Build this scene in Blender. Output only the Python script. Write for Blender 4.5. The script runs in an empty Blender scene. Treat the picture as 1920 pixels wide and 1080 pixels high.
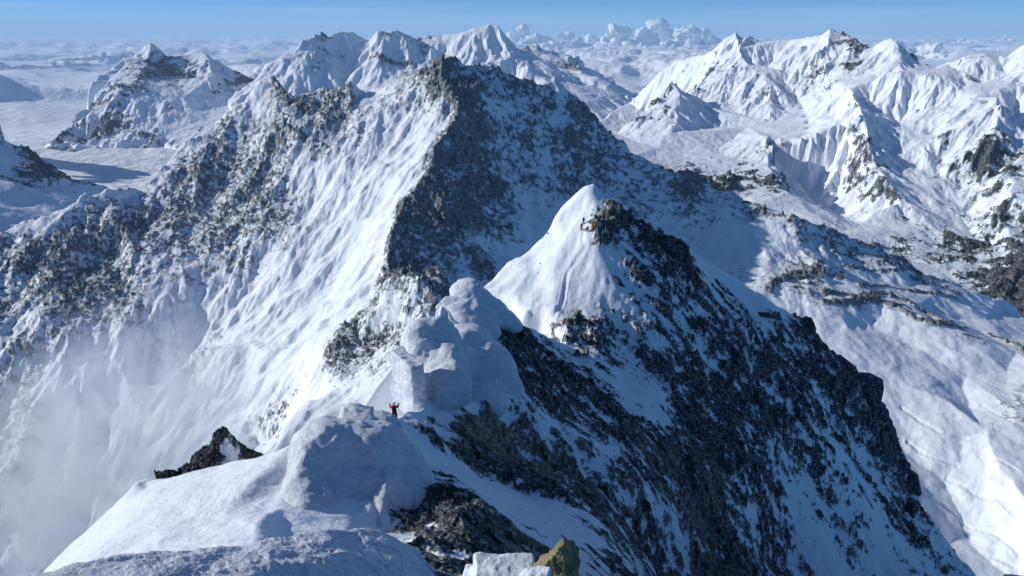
import bpy, bmesh, math, random
import numpy as np
from mathutils import Vector, Matrix, Quaternion
from mathutils.geometry import delaunay_2d_cdt

# ------------------------------------------------------------------ camera, sky, sun, exposure
random.seed(7)
scene = bpy.context.scene
R = math.radians
F_PX, PITCH = 1200.0, R(22.0)
cam_data = bpy.data.cameras.new('camera')
cam_data.sensor_width = 36.0
cam_data.lens = F_PX / 1920.0 * 36.0
cam_data.clip_start = 0.1
cam_data.clip_end = 900000.0
cam = bpy.data.objects.new('camera', cam_data)
scene.collection.objects.link(cam)
cam.rotation_euler = (R(90) - PITCH, 0, 0)
scene.camera = cam

SUN_EL, SUN_AZ = R(23.5), R(-81.0)          # azimuth from +Y (view direction), negative = to the left
sun_vec = Vector((math.sin(SUN_AZ) * math.cos(SUN_EL), math.cos(SUN_AZ) * math.cos(SUN_EL), math.sin(SUN_EL)))
world = bpy.data.worlds.new('World')
scene.world = world
world.use_nodes = True
wn = world.node_tree
wn.nodes.clear()
w_out = wn.nodes.new('ShaderNodeOutputWorld')
w_bg = wn.nodes.new('ShaderNodeBackground')
w_sky = wn.nodes.new('ShaderNodeTexSky')
w_sky.sky_type = 'NISHITA'
w_sky.sun_disc = False
w_sky.sun_elevation = SUN_EL
w_sky.sun_rotation = SUN_AZ
w_sky.altitude = 6000
w_sky.air_density = 1.0
w_sky.dust_density = 0.1
w_sky.ozone_density = 3.0
w_bg.inputs['Strength'].default_value = 0.082
w_hs = wn.nodes.new('ShaderNodeHueSaturation')
w_hs.inputs['Saturation'].default_value = 1.15
wn.links.new(w_sky.outputs[0], w_hs.inputs['Color'])
w_mul = wn.nodes.new('ShaderNodeMix'); w_mul.data_type = 'RGBA'; w_mul.blend_type = 'MULTIPLY'
w_mul.inputs[0].default_value = 1.0
w_mul.inputs[7].default_value = (.36, .90, 1.25, 1)
wn.links.new(w_hs.outputs[0], w_mul.inputs[6])
w_tc = wn.nodes.new('ShaderNodeTexCoord'); w_map = wn.nodes.new('ShaderNodeMapping')
w_map.inputs['Scale'].default_value = (2.2, 2.2, 55)
w_nz = wn.nodes.new('ShaderNodeTexNoise'); w_nz.inputs['Scale'].default_value = 1.6; w_nz.inputs['Detail'].default_value = 6; w_nz.inputs['Roughness'].default_value = .6
w_mr = wn.nodes.new('ShaderNodeMapRange'); w_mr.inputs['From Min'].default_value = .50; w_mr.inputs['From Max'].default_value = .72; w_mr.inputs['To Max'].default_value = .65
w_mx = wn.nodes.new('ShaderNodeMix'); w_mx.data_type = 'RGBA'; w_mx.inputs[7].default_value = (4.6, 6.8, 8.6, 1)
wn.links.new(w_tc.outputs['Generated'], w_map.inputs['Vector']); wn.links.new(w_map.outputs[0], w_nz.inputs['Vector'])
wn.links.new(w_nz.outputs['Fac'], w_mr.inputs['Value']); wn.links.new(w_mr.outputs[0], w_mx.inputs[0])
wn.links.new(w_mul.outputs[2], w_mx.inputs[6])
wn.links.new(w_mx.outputs[2], w_bg.inputs['Color'])
wn.links.new(w_bg.outputs[0], w_out.inputs['Surface'])

sun_data = bpy.data.lights.new('sun', 'SUN')
sun_data.energy = 4.1
sun_data.angle = R(0.5)
sun_data.color = (1.0, 0.99, 0.965)
sun = bpy.data.objects.new('sun', sun_data)
scene.collection.objects.link(sun)
sun.rotation_euler = sun_vec.to_track_quat('Z', 'Y').to_euler()

scene.view_settings.view_transform = 'Standard'
scene.view_settings.look = 'None'
scene.view_settings.exposure = 0.0
scene.view_settings.gamma = 1.0
scene.view_settings.use_curve_mapping = False
try:
    scene.cycles.max_bounces = 6
    scene.cycles.diffuse_bounces = 3
    scene.cycles.glossy_bounces = 2
    scene.cycles.volume_bounces = 4
except Exception:
    pass

# ------------------------------------------------------------------ helpers
def ray(px, py):
    u, v = (px - 960.0) / F_PX, (540.0 - py) / F_PX
    c, s = math.cos(PITCH), math.sin(PITCH)
    return (u, c + v * s, v * c - s)

def at(px, py, r):
    """world point seen in direction (px, py) of the 1920x1080 frame, at horizontal distance r"""
    x, y, z = ray(px, py)
    k = r / math.hypot(x, y)
    return Vector((x * k, y * k, z * k))

def theta(px, py=540.0):
    x, y, z = ray(px, py)
    return math.atan2(x, y)

def sstep(a, b, x):
    t = np.clip((x - a) / (b - a), 0, 1)
    return t * t * (3 - 2 * t)

_rs = np.random.RandomState(4)
_TF = _rs.rand(65536).astype(np.float32)
_TG = np.exp(2j * np.pi * _rs.rand(65536)).astype(np.complex64)
_v3 = _rs.randn(65536, 3); _v3 /= np.linalg.norm(_v3, axis=1)[:, None]
_T3 = [_v3[:, k].astype(np.float32).copy() for k in range(3)]
def _key(ix, iy, seed, iz=None):
    h = ix.astype(np.int32) * np.int32(73856093) ^ iy.astype(np.int32) * np.int32(19349663)
    if iz is not None: h = h ^ iz.astype(np.int32) * np.int32(83492791)
    h = h ^ np.int32((seed * 7919 + 12345) & 0x7fffffff)
    h = (h ^ (h >> 15)) * np.int32(668265263)
    return (h >> 15) & 0xffff

def _hash(ix, iy, seed):
    return _TF[_key(ix, iy, seed)]

def perlin(x, y, seed=0):
    ix, iy = np.floor(x), np.floor(y)
    fx, fy = (x - ix).astype(np.float32), (y - iy).astype(np.float32)
    u, v = fx * fx * fx * (fx * (fx * 6 - 15) + 10), fy * fy * fy * (fy * (fy * 6 - 15) + 10)
    def g(dx, dy):
        a = _TG[_key(ix + dx, iy + dy, seed)]
        return a.real * (fx - dx) + a.imag * (fy - dy)
    a = g(0, 0) * (1 - u) + g(1, 0) * u
    b = g(0, 1) * (1 - u) + g(1, 1) * u
    return (a * (1 - v) + b * v) * 1.5

def perlin3(x, y, z, seed=0):
    ix, iy, iz = np.floor(x), np.floor(y), np.floor(z)
    fx, fy, fz = (x - ix).astype(np.float32), (y - iy).astype(np.float32), (z - iz).astype(np.float32)
    u, v, w = (f * f * (3 - 2 * f) for f in (fx, fy, fz))
    def g(a, b, c):
        k = _key(ix + a, iy + b, seed, iz + c)
        return _T3[0][k] * (fx - a) + _T3[1][k] * (fy - b) + _T3[2][k] * (fz - c)
    def pl(c):
        return (g(0, 0, c) * (1 - u) + g(1, 0, c) * u) * (1 - v) + (g(0, 1, c) * (1 - u) + g(1, 1, c) * u) * v
    return (pl(0) * (1 - w) + pl(1) * w) * 1.5

def fbm3(x, y, z, octs=4, seed=0, gain=0.5, lac=2.03):
    s, a, n = 0, 1.0, 0.0
    for k in range(octs):
        s = s + a * perlin3(x, y, z, seed + k * 17)
        n += a
        a *= gain
        x, y, z = x * lac + 11.3, y * lac - 5.7, z * lac + 3.3
    return s / n

def fbm(x, y, octs=4, seed=0, gain=0.5, lac=2.03):
    s, a, n = 0, 1.0, 0.0
    for k in range(octs):
        s = s + a * perlin(x, y, seed + k * 17)
        n += a
        a *= gain
        x, y = x * lac + 11.3, y * lac - 5.7
    return s / n

def ridged(x, y, octs=4, seed=0, gain=0.5, lac=2.07):
    s, a, n = 0, 1.0, 0.0
    for k in range(octs):
        s = s + a * (1 - 2 * np.abs(perlin(x, y, seed + k * 31)))
        n += a
        a *= gain
        x, y = x * lac + 3.1, y * lac + 7.9
    return s / n

def blocky(x, y, seed=0):
    """Worley-like facets: distance to nearest and the cell's own height"""
    ix, iy = np.floor(x), np.floor(y)
    best = np.full(x.shape, 9.0, np.float32)
    val = np.zeros(x.shape, np.float32)
    for dx in (-1, 0, 1):
        for dy in (-1, 0, 1):
            cx, cy = ix + dx, iy + dy
            qx, qy = cx + _hash(cx, cy, seed), cy + _hash(cx, cy, seed + 5)
            d = (x - qx) ** 2 + (y - qy) ** 2
            h = _hash(cx, cy, seed + 9)
            tx, ty = _hash(cx, cy, seed + 13) - .5, _hash(cx, cy, seed + 15) - .5
            hh = h + (x - qx) * tx * 1.6 + (y - qy) * ty * 1.6
            m = d < best
            best = np.where(m, d, best)
            val = np.where(m, hh, val)
    return val

def gullies(px, py, dx, dy, seed):
    """stripes that run along the fall line; (dx, dy) is the across-slope direction"""
    ix, iy = np.floor(px), np.floor(py)
    fx, fy = (px - ix).astype(np.float32), (py - iy).astype(np.float32)
    va = vx = vy = wt = np.float32(0)
    for i in range(-1, 3):
        for j in range(-1, 3):
            hx, hy = _hash(ix + i, iy + j, seed), _hash(ix + i, iy + j, seed + 3)
            qx, qy = fx - i - (hx - .5) * .9 - .0, fy - j - (hy - .5) * .9
            w = np.exp(-(qx * qx + qy * qy) * 2.0)
            m = (qx * dx + qy * dy) * (2 * math.pi)
            c, s = np.cos(m), -np.sin(m)
            va, vx, vy, wt = va + c * w, vx + s * w * dx, vy + s * w * dy, wt + w
    return va / wt, vx / wt, vy / wt

def blur(a, n, axis):
    if n <= 0:
        return a
    for _ in range(2):
        pad = [(0, 0), (0, 0)]
        pad[axis] = (n + 1, n)
        c = np.cumsum(np.pad(a, pad, mode='edge'), axis=axis)
        if axis == 0:
            a = (c[2 * n + 1:] - c[:-(2 * n + 1)]) / (2 * n + 1)
        else:
            a = (c[:, 2 * n + 1:] - c[:, :-(2 * n + 1)]) / (2 * n + 1)
    return a

def cdt_sample(points, edges, X, Y):
    """linear interpolation of (z, rock) over a constrained triangulation of the control points"""
    co = [Vector((p[0], p[1])) for p in points]
    vs, es, fs, ov, oe, of = delaunay_2d_cdt(co, edges, [], 0, 1e-4)
    vals = []
    for i, o in enumerate(ov):
        if o:
            vals.append(points[o[0]][2:])
        else:                                    # crossing of two ridge lines
            d = sorted(range(len(points)), key=lambda k: (co[k] - vs[i]).length)[:3]
            w = [1 / ((co[k] - vs[i]).length + 1e-6) for k in d]
            vals.append(tuple(sum(points[k][c] * ww for k, ww in zip(d, w)) / sum(w) for c in (2, 3)))
    Z = np.full(X.shape, np.nan, np.float64)
    K = np.zeros(X.shape, np.float64)
    for f in fs:
        a, b, c = (vs[k] for k in f[:3])
        den = (b.y - c.y) * (a.x - c.x) + (c.x - b.x) * (a.y - c.y)
        if abs(den) < 1e-9:
            continue
        x0, x1, y0, y1 = min(a.x, b.x, c.x), max(a.x, b.x, c.x), min(a.y, b.y, c.y), max(a.y, b.y, c.y)
        sel = np.nonzero((X >= x0) & (X <= x1) & (Y >= y0) & (Y <= y1))
        if not len(sel[0]):
            continue
        x, y = X[sel], Y[sel]
        l1 = ((b.y - c.y) * (x - c.x) + (c.x - b.x) * (y - c.y)) / den
        l2 = ((c.y - a.y) * (x - c.x) + (a.x - c.x) * (y - c.y)) / den
        l3 = 1 - l1 - l2
        ok = (l1 >= -1e-6) & (l2 >= -1e-6) & (l3 >= -1e-6)
        ii = (sel[0][ok], sel[1][ok])
        va, vb, vc = (vals[k] for k in f[:3])
        Z[ii] = l1[ok] * va[0] + l2[ok] * vb[0] + l3[ok] * vc[0]
        K[ii] = l1[ok] * va[1] + l2[ok] * vb[1] + l3[ok] * vc[1]
    return Z, K

def mesh_from_grid(name, X, Y, Z, keep, attrs, mat):
    nr, nc = X.shape
    idx = np.full((nr, nc), -1, np.int64)
    q = keep[:-1, :-1] & keep[1:, :-1] & keep[:-1, 1:] & keep[1:, 1:]
    used = np.zeros((nr, nc), bool)
    used[:-1, :-1] |= q; used[1:, :-1] |= q; used[:-1, 1:] |= q; used[1:, 1:] |= q
    n = int(used.sum())
    idx[used] = np.arange(n)
    a, b, c, d = idx[:-1, :-1][q], idx[:-1, 1:][q], idx[1:, 1:][q], idx[1:, :-1][q]
    quads = np.stack([a, b, c, d], 1).astype(np.int32)
    me = bpy.data.meshes.new(name)
    me.vertices.add(n)
    me.vertices.foreach_set('co', np.stack([X[used], Y[used], Z[used]], 1).astype(np.float32).ravel())
    me.loops.add(len(quads) * 4)
    me.loops.foreach_set('vertex_index', quads.ravel())
    me.polygons.add(len(quads))
    me.polygons.foreach_set('loop_start', np.arange(0, len(quads) * 4, 4, dtype=np.int32))
    me.polygons.foreach_set('use_smooth', np.ones(len(quads), bool))
    me.update(calc_edges=True)
    for k, v in attrs.items():
        at_ = me.attributes.new(k, 'FLOAT', 'POINT')
        at_.data.foreach_set('value', v[used].astype(np.float32))
    me.materials.append(mat)
    ob = bpy.data.objects.new(name, me)
    scene.collection.objects.link(ob)
    ob['kind'] = 'structure'
    return ob

def build_terrain(name, mat, ridges, points, th, rr, size, unit, warp=0.3, erode=1.0, rough=1.0,
                  soft=2, rockrough=1.0, seed=1, a1=.55, a2=.55, near=0, post=None, rock_bias=0.0, gfreq=1.0, slope_rock=0.0, spread=None, bands=(), stamps=(), kscale=None, strata=(1.6, 1.3), ridgeamp=.05, tracks=(), relief=None, finer=None, grain=None, noop=0):
    """heightfield of one piece of land on a polar grid: control points and ridge lines give its form,
    fall-line gullies and fractal relief its detail. unit = size in metres of its main relief"""
    pts, edges = [], []
    def add(px, py, r, k, dr=0, dz=0):
        if spread:
            r = r * spread(px, py, r)
        v = at(px, py, r)
        s = (r + dr) / r
        pts.append((v.x * s, v.y * s, v.z - dz, k))
        return len(pts) - 1
    for rd in ridges:
        line = rd['line']
        ids = [add(*p) for p in line]
        edges += list(zip(ids[:-1], ids[1:]))
        if 'back' in rd:
            dr, dz = rd['back']
            for p in line[::rd.get('every', 2)]:
                add(*p, dr=dr, dz=dz)
                add(*p, dr=dr * 2.5, dz=dz * 2.2)
    for p in points:
        add(*p)
    nc, nr = size
    t = np.linspace(theta(th[0], th[2] if len(th) > 2 else 540), theta(th[1], th[2] if len(th) > 2 else 540), nc)
    r = np.geomspace(rr[0], rr[1], nr)
    T, RR = np.meshgrid(t, r)
    X, Y = RR * np.sin(T), RR * np.cos(T)
    sc = np.clip(RR / near, .3, 1.25) if near else 1.0
    w = unit * warp * sc
    WX = X + w * fbm(X / unit, Y / unit, 4, seed + 100)
    WY = Y + w * fbm(X / unit, Y / unit, 4, seed + 200)
    Z, K = cdt_sample(pts, edges, WX, WY)
    if kscale: K = kscale(T, RR, K)
    keep = np.isfinite(Z)
    zmin = np.nanmin(Z)
    Z = np.where(keep, Z, zmin)
    if soft:
        m = keep.astype(np.float64)
        Zs = blur(blur(Z * m, soft, 0), soft, 1)
        ms = blur(blur(m, soft, 0), soft, 1)
        Z = np.where(ms > 1e-3, Zs / np.maximum(ms, 1e-3), Z)
        K = blur(blur(K, soft, 0), soft, 1)
    def grad(H):
        gr = np.gradient(H, r, axis=0)
        gt = np.gradient(H, t, axis=1) / RR
        return gr * np.sin(T) + gt * np.cos(T), gr * np.cos(T) - gt * np.sin(T)
    def wide(a, n):
        return blur(blur(a, n, 0), n, 1)
    gx, gy = grad(wide(Z, 6))
    gx, gy = wide(gx, 4), wide(gy, 4)
    sl = np.hypot(gx, gy)
    amt = sstep(0.12, 0.7, sl)
    dx, dy = gy / (sl + .05), -gx / (sl + .05)
    cx, cy, amp, fr, H = 0.0, 0.0, 1.0, 1.0, 0.0
    amp0 = 0.0
    if erode > 0:
        for o in range(4):
            f = fr * gfreq / unit
            va, vx, vy = gullies(X * f + 7.1 * o, Y * f - 3.3 * o, dx * .95 + cy * .5, dy * .95 - cx * .5, seed + o * 7)
            H = H + va * amp
            cx, cy = cx + vx * amp, cy + vy * amp
            amp0 += amp
            amp *= .52
            fr *= 2.05
        H = (1.15 - 2 * np.sqrt(np.clip((amp0 - H) / (2 * amp0), 0, 1) + .003)) * 1.6
        H = H * amt * unit * .10 * erode * sc
    big = fbm(X / unit * .8, Y / unit * .8, 3, seed + 300) * unit * .05
    mid = ridged(X / unit * 2.2, Y / unit * 2.2, 5, seed + 400, .55) * unit * ridgeamp * (.25 + .75 * amt) * (.35 + .65 * sstep(-.05, .25, K))
    Zb = Z + (H if erode > 0 else 0) + (big + mid) * rough * sc
    if relief:
        rf = relief(T, RR)
        Zb = Z + (Zb - Z) * rf
    # rock attribute
    g1 = 1.7 / unit
    if grain:
        gd = np.array(grain[:3]) / np.linalg.norm(grain[:3])
        pr_ = (X * gd[0] + Y * gd[1] + Z * gd[2]) * (1 - grain[3])
        AX, AY, AZ = X - gd[0] * pr_, Y - gd[1] * pr_, Z - gd[2] * pr_
    else:
        AX, AY, AZ = X, Y, Z
    n1 = fbm3(AX * g1, AY * g1, AZ * g1 * strata[0], 4, seed + 500, .62)
    n2 = fbm3(AX * g1 * 5, AY * g1 * 5, AZ * g1 * 5 * strata[1], 4, seed + 600, .68)
    hx, hy = grad(Zb)
    st = np.hypot(hx, hy)
    if finer:
        fl = finer(T, RR)
        n1 = n1 * (1 - .6 * fl)
        n2 = n2 * (1 - .45 * fl) + fl * .75 * fbm3(X * g1 * 13, Y * g1 * 13, Z * g1 * 16, 3, seed + 650, .7)
    kk = .22 + .78 * sstep(-.02, .38, K)
    rock = K + (n1 * a1 + n2 * a2) * 1.25 * kk + rock_bias + slope_rock * sstep(.7, 2.2, st) - .5
    if erode > 0:
        rock = rock + .06 * H / (unit * .1 * erode + 1e-6) * (K > .12)
    for pl, wd, stg in bands:
        P = []
        for q in pl:
            d = ray(*q); hh = math.hypot(d[0], d[1])
            i = int(np.clip(np.searchsorted(t, math.atan2(d[0], d[1])), 1, nc - 1))
            ok = np.nonzero((Zb[:, i] >= r * d[2] / hh) & keep[:, i])[0]
            if len(ok):
                j = ok[0]
                for j2 in ok:
                    if r[j2] > 1500:
                        j = j2; break
                P.append((X[j, i], Y[j, i]))
        best = np.full(X.shape, 1e9)
        wob = fbm(X / 60, Y / 60, 3, 77) * wd * .9
        for (ax, ay), (bx, by) in zip(P[:-1], P[1:]):
            L2 = (bx - ax) ** 2 + (by - ay) ** 2 + 1e-6
            u = np.clip(((X - ax) * (bx - ax) + (Y - ay) * (by - ay)) / L2, 0, 1)
            best = np.minimum(best, np.hypot(X - ax - u * (bx - ax), Y - ay - u * (by - ay)))
        rock = np.maximum(rock, np.where(best < wd * 3, stg * .75 * np.exp(-((best + wob) / wd) ** 2) + n2 * .45 - .28, -9))
    rm = sstep(-.12, .22, rock)
    bl = blocky(X / unit * 7 + n1 * 1.2, Y / unit * 7 + n2 * .5, seed + 700) * .6 + blocky(X / unit * 17, Y / unit * 17 + n1, seed + 800) * .35
    Zb = Zb + rm * (bl - .25) * unit * .085 * rockrough * sc
    Zb = Zb + rm * ridged(X / unit * 14, Y / unit * 14, 3, seed + 900, .6) * unit * .012 * rockrough
    Zb = Zb + (1 - rm) * fbm(X / unit * 6, Y / unit * 6, 4, seed + 950) * unit * .010
    for pl, wd, dp in tracks:
        P = []
        for q in pl:
            d = ray(*q); hh = math.hypot(d[0], d[1])
            i = int(np.clip(np.searchsorted(t, math.atan2(d[0], d[1])), 1, nc - 1))
            ok = np.nonzero((Zb[:, i] >= r * d[2] / hh) & keep[:, i])[0]
            if len(ok): P.append((X[ok[0], i], Y[ok[0], i]))
        best = np.full(X.shape, 1e9)
        for (ax, ay), (bx, by) in zip(P[:-1], P[1:]):
            u = np.clip(((X - ax) * (bx - ax) + (Y - ay) * (by - ay)) / ((bx - ax) ** 2 + (by - ay) ** 2 + 1e-6), 0, 1)
            best = np.minimum(best, np.hypot(X - ax - u * (bx - ax), Y - ay - u * (by - ay)))
        best = best + wd * .5 * fbm(X / wd / 2, Y / wd / 2, 2, 61)
        Zb = Zb - dp * np.exp(-(best / wd) ** 2) * (1 + .6 * fbm(X / wd * 1.2, Y / wd * 1.2, 2, 63)) + dp * .35 * np.exp(-((best - wd * 1.6) / (wd * .5)) ** 2)
    tint = np.zeros(X.shape)
    for (sx, sy, rad, val) in stamps:
        d = ray(sx, sy); hh = math.hypot(d[0], d[1])
        i = int(np.clip(np.searchsorted(t, math.atan2(d[0], d[1])), 1, nc - 1))
        ok = np.nonzero((Zb[:, i] >= r * d[2] / hh) & keep[:, i])[0]
        if len(ok):
            j = ok[0]
            dd = np.sqrt((X - X[j, i]) ** 2 + (Y - Y[j, i]) ** 2 + (Zb - Zb[j, i]) ** 2) / rad + n2 * .35
            tint = np.maximum(tint, val * sstep(1.15, .7, dd))
    attrs = {'rock': rock, 'paint': K, 'tint': tint}
    if post:
        Zb, keep = post(X, Y, Zb, keep, attrs)
    ob = mesh_from_grid(name, X, Y, Zb, keep, attrs, mat)
    ob['_h'] = 0
    del ob['_h']
    TERR[name] = (t, r, Zb, attrs['rock'])
    return ob

TERR = {}
def ground_z(name, x, y):
    t, r, Z, rk = TERR[name]
    i = int(np.clip(np.searchsorted(t, math.atan2(x, y)), 1, len(t) - 1))
    j = int(np.clip(np.searchsorted(r, math.hypot(x, y)), 1, len(r) - 1))
    return float(Z[j, i])

def hit(name, px, py):
    """first point of the named terrain along the direction (px, py)"""
    t, r, Z, rk = TERR[name]
    d = ray(px, py)
    h = math.hypot(d[0], d[1])
    i = int(np.clip(np.searchsorted(t, math.atan2(d[0], d[1])), 1, len(t) - 1))
    line = r * d[2] / h
    below = np.nonzero(Z[:, i] >= line)[0]
    if not len(below):
        return None
    j = int(below[0])
    return Vector((d[0] / h * r[j], d[1] / h * r[j], float(Z[j, i])))

# ------------------------------------------------------------------ materials
def node_math(nt, op, a=None, b=None, c=None):
    n = nt.nodes.new('ShaderNodeMath'); n.operation = op
    for i, v in enumerate((a, b, c)):
        if v is None: continue
        if isinstance(v, (int, float)): n.inputs[i].default_value = v
        else: nt.links.new(v, n.inputs[i])
    return n.outputs[0]

def node_ramp(nt, fac, stops):
    n = nt.nodes.new('ShaderNodeValToRGB')
    cr = n.color_ramp
    while len(cr.elements) > 1: cr.elements.remove(cr.elements[-1])
    cr.elements[0].position, cr.elements[0].color = stops[0][0], (*stops[0][1], 1)
    for p, c in stops[1:]:
        e = cr.elements.new(p); e.color = (*c, 1)
    nt.links.new(fac, n.inputs[0])
    return n.outputs[0]

def node_noise(nt, vec, scale, detail=6, rough=.6, dist=0.0):
    n = nt.nodes.new('ShaderNodeTexNoise')
    n.inputs['Scale'].default_value = scale
    n.inputs['Detail'].default_value = detail
    n.inputs['Roughness'].default_value = rough
    n.inputs['Distortion'].default_value = dist
    nt.links.new(vec, n.inputs['Vector'])
    return n.outputs['Fac']

def node_mix(nt, fac, a, b):
    n = nt.nodes.new('ShaderNodeMix'); n.data_type = 'RGBA'
    if isinstance(fac, (int, float)): n.inputs[0].default_value = fac
    else: nt.links.new(fac, n.inputs[0])
    for k, v in ((6, a), (7, b)):
        if isinstance(v, tuple): n.inputs[k].default_value = (*v, 1)
        else: nt.links.new(v, n.inputs[k])
    return n.outputs[2]

def new_mat(name):
    m = bpy.data.materials.new(name); m.use_nodes = True
    nt = m.node_tree; nt.nodes.clear()
    out = nt.nodes.new('ShaderNodeOutputMaterial')
    b = nt.nodes.new('ShaderNodeBsdfPrincipled')
    nt.links.new(b.outputs[0], out.inputs['Surface'])
    b.inputs['Roughness'].default_value = .7
    return m, nt, b

SNOW = (.86, .89, .93)
def alpine(name, unit, rock_cols, snow=SNOW, patch=None, snow_bump=.35, rock_bump=.8, edge=.10, kn=.55,
           stretch=(1, 1, 1), rot=(0, 0, 0), speck=0.0, tint_rock=None, use_attr=True, base_rock=.6, fine=1.0, dust=.35):
    """snow lying between bare rock; the 'rock' attribute says where, finer noise frays the edges"""
    m, nt, b = new_mat(name)
    g = nt.nodes.new('ShaderNodeNewGeometry')
    mp = nt.nodes.new('ShaderNodeMapping')
    mp.inputs['Scale'].default_value = stretch
    mp.inputs['Rotation'].default_value = rot
    if use_attr:
        nt.links.new(g.outputs['Position'], mp.inputs['Vector'])
    else:
        tc = nt.nodes.new('ShaderNodeTexCoord')
        nt.links.new(tc.outputs['Object'], mp.inputs['Vector'])
    V = mp.outputs[0]
    n_a = node_noise(nt, V, 14 / unit, 8, .68, .4)
    n_b = node_noise(nt, V, 3.1 / unit, 6, .6, .2)
    n_c = node_noise(nt, V, 60 / unit * fine, 5, .65)
    if use_attr:
        a = nt.nodes.new('ShaderNodeAttribute'); a.attribute_name = 'rock'
        base = a.outputs['Fac']
        ap = nt.nodes.new('ShaderNodeAttribute'); ap.attribute_name = 'paint'
        paint = ap.outputs['Fac']
        pk = nt.nodes.new('ShaderNodeMapRange'); pk.inputs['From Min'].default_value = 0.0; pk.inputs['From Max'].default_value = .35
        pk.inputs['To Min'].default_value = .2; nt.links.new(paint, pk.inputs['Value'])
        s1 = node_math(nt, 'MULTIPLY', node_math(nt, 'SUBTRACT', n_a, .5), kn * 1.6)
        s1 = node_math(nt, 'MULTIPLY_ADD', node_math(nt, 'SUBTRACT', n_c, .5), kn * .9, s1)
        s = node_math(nt, 'MULTIPLY_ADD', s1, pk.outputs[0], base)
    else:
        sep = nt.nodes.new('ShaderNodeSeparateXYZ'); nt.links.new(g.outputs['Normal'], sep.inputs[0])
        s = node_math(nt, 'MULTIPLY_ADD', node_math(nt, 'SUBTRACT', n_a, .5), kn * 1.4, base_rock - .5)
        s = node_math(nt, 'MULTIPLY_ADD', sep.outputs['Z'], -.35, s)
    mk = nt.nodes.new('ShaderNodeMapRange'); mk.interpolation_type = 'SMOOTHSTEP'
    mk.inputs['From Min'].default_value = -edge; mk.inputs['From Max'].default_value = edge
    nt.links.new(s, mk.inputs['Value'])
    mask = mk.outputs[0]
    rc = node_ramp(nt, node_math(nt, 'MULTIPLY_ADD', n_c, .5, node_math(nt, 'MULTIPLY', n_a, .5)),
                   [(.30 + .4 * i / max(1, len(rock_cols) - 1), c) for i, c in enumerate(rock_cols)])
    if patch:
        pf = nt.nodes.new('ShaderNodeMapRange'); pf.inputs['From Min'].default_value = .52; pf.inputs['From Max'].default_value = .68
        nt.links.new(n_b, pf.inputs['Value'])
        rc = node_mix(nt, pf.outputs[0], rc, patch)
    if use_attr and tint_rock:
        tn = nt.nodes.new('ShaderNodeAttribute'); tn.attribute_name = 'tint'
        tc_ = node_ramp(nt, n_a, [(.3, tint_rock[0]), (.5, tint_rock[1]), (.68, tint_rock[2])])
        rc = node_mix(nt, tn.outputs['Fac'], rc, tc_)
    sc_ = node_mix(nt, node_math(nt, 'MULTIPLY', n_b, .5), snow, tuple(c * .93 for c in snow))
    if speck > 0:
        sp = nt.nodes.new('ShaderNodeMapRange')
        sp.inputs['From Min'].default_value = .50; sp.inputs['From Max'].default_value = .66
        sp.inputs['To Max'].default_value = speck
        nt.links.new(n_c, sp.inputs['Value'])
        sc_ = node_mix(nt, sp.outputs[0], sc_, tuple(c * 1.1 for c in rock_cols[-1]))
    n_d = node_noise(nt, V, 33 / unit, 6, .7, .8)
    du = nt.nodes.new('ShaderNodeMapRange'); du.inputs['From Min'].default_value = .50; du.inputs['From Max'].default_value = .66
    du.inputs['To Max'].default_value = dust
    nt.links.new(n_d, du.inputs['Value'])
    rc = node_mix(nt, du.outputs[0], rc, snow)
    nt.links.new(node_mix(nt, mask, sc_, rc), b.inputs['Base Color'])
    rg = nt.nodes.new('ShaderNodeMapRange')
    rg.inputs['To Min'].default_value = .55; rg.inputs['To Max'].default_value = .85
    nt.links.new(mask, rg.inputs['Value']); nt.links.new(rg.outputs[0], b.inputs['Roughness'])
    b.inputs['Specular IOR Level'].default_value = .25
    # relief
    hr = node_math(nt, 'MULTIPLY', node_math(nt, 'ADD', n_a, node_math(nt, 'MULTIPLY', n_c, .4)), rock_bump)
    hs = node_math(nt, 'MULTIPLY', node_math(nt, 'ADD', n_b, node_math(nt, 'MULTIPLY', n_c, .12)), snow_bump)
    hm = nt.nodes.new('ShaderNodeMix'); hm.data_type = 'FLOAT'
    nt.links.new(mask, hm.inputs[0]); nt.links.new(hs, hm.inputs[2]); nt.links.new(hr, hm.inputs[3])
    h = node_math(nt, 'MULTIPLY_ADD', mask, .25, hm.outputs[0])
    bp = nt.nodes.new('ShaderNodeBump')
    bp.inputs['Strength'].default_value = .9
    bp.inputs['Distance'].default_value = unit * .07
    nt.links.new(h, bp.inputs['Height']); nt.links.new(bp.outputs[0], b.inputs['Normal'])
    return m

DARK = [(.012, .012, .016), (.03, .03, .034), (.075, .07, .066)]
GREY = [(.05, .048, .047), (.11, .10, .095), (.20, .185, .17)]
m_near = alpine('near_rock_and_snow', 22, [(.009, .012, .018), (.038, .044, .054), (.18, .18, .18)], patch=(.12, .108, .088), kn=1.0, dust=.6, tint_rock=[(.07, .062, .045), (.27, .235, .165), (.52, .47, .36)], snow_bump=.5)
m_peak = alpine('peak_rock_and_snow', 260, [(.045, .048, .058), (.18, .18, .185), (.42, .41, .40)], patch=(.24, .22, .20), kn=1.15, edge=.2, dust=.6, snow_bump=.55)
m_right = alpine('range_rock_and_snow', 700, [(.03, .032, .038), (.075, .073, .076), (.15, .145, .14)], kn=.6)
m_far = alpine('far_rock_and_snow', 900, [(.03, .035, .045), (.07, .07, .075), (.13, .125, .12)], kn=.5)

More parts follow.
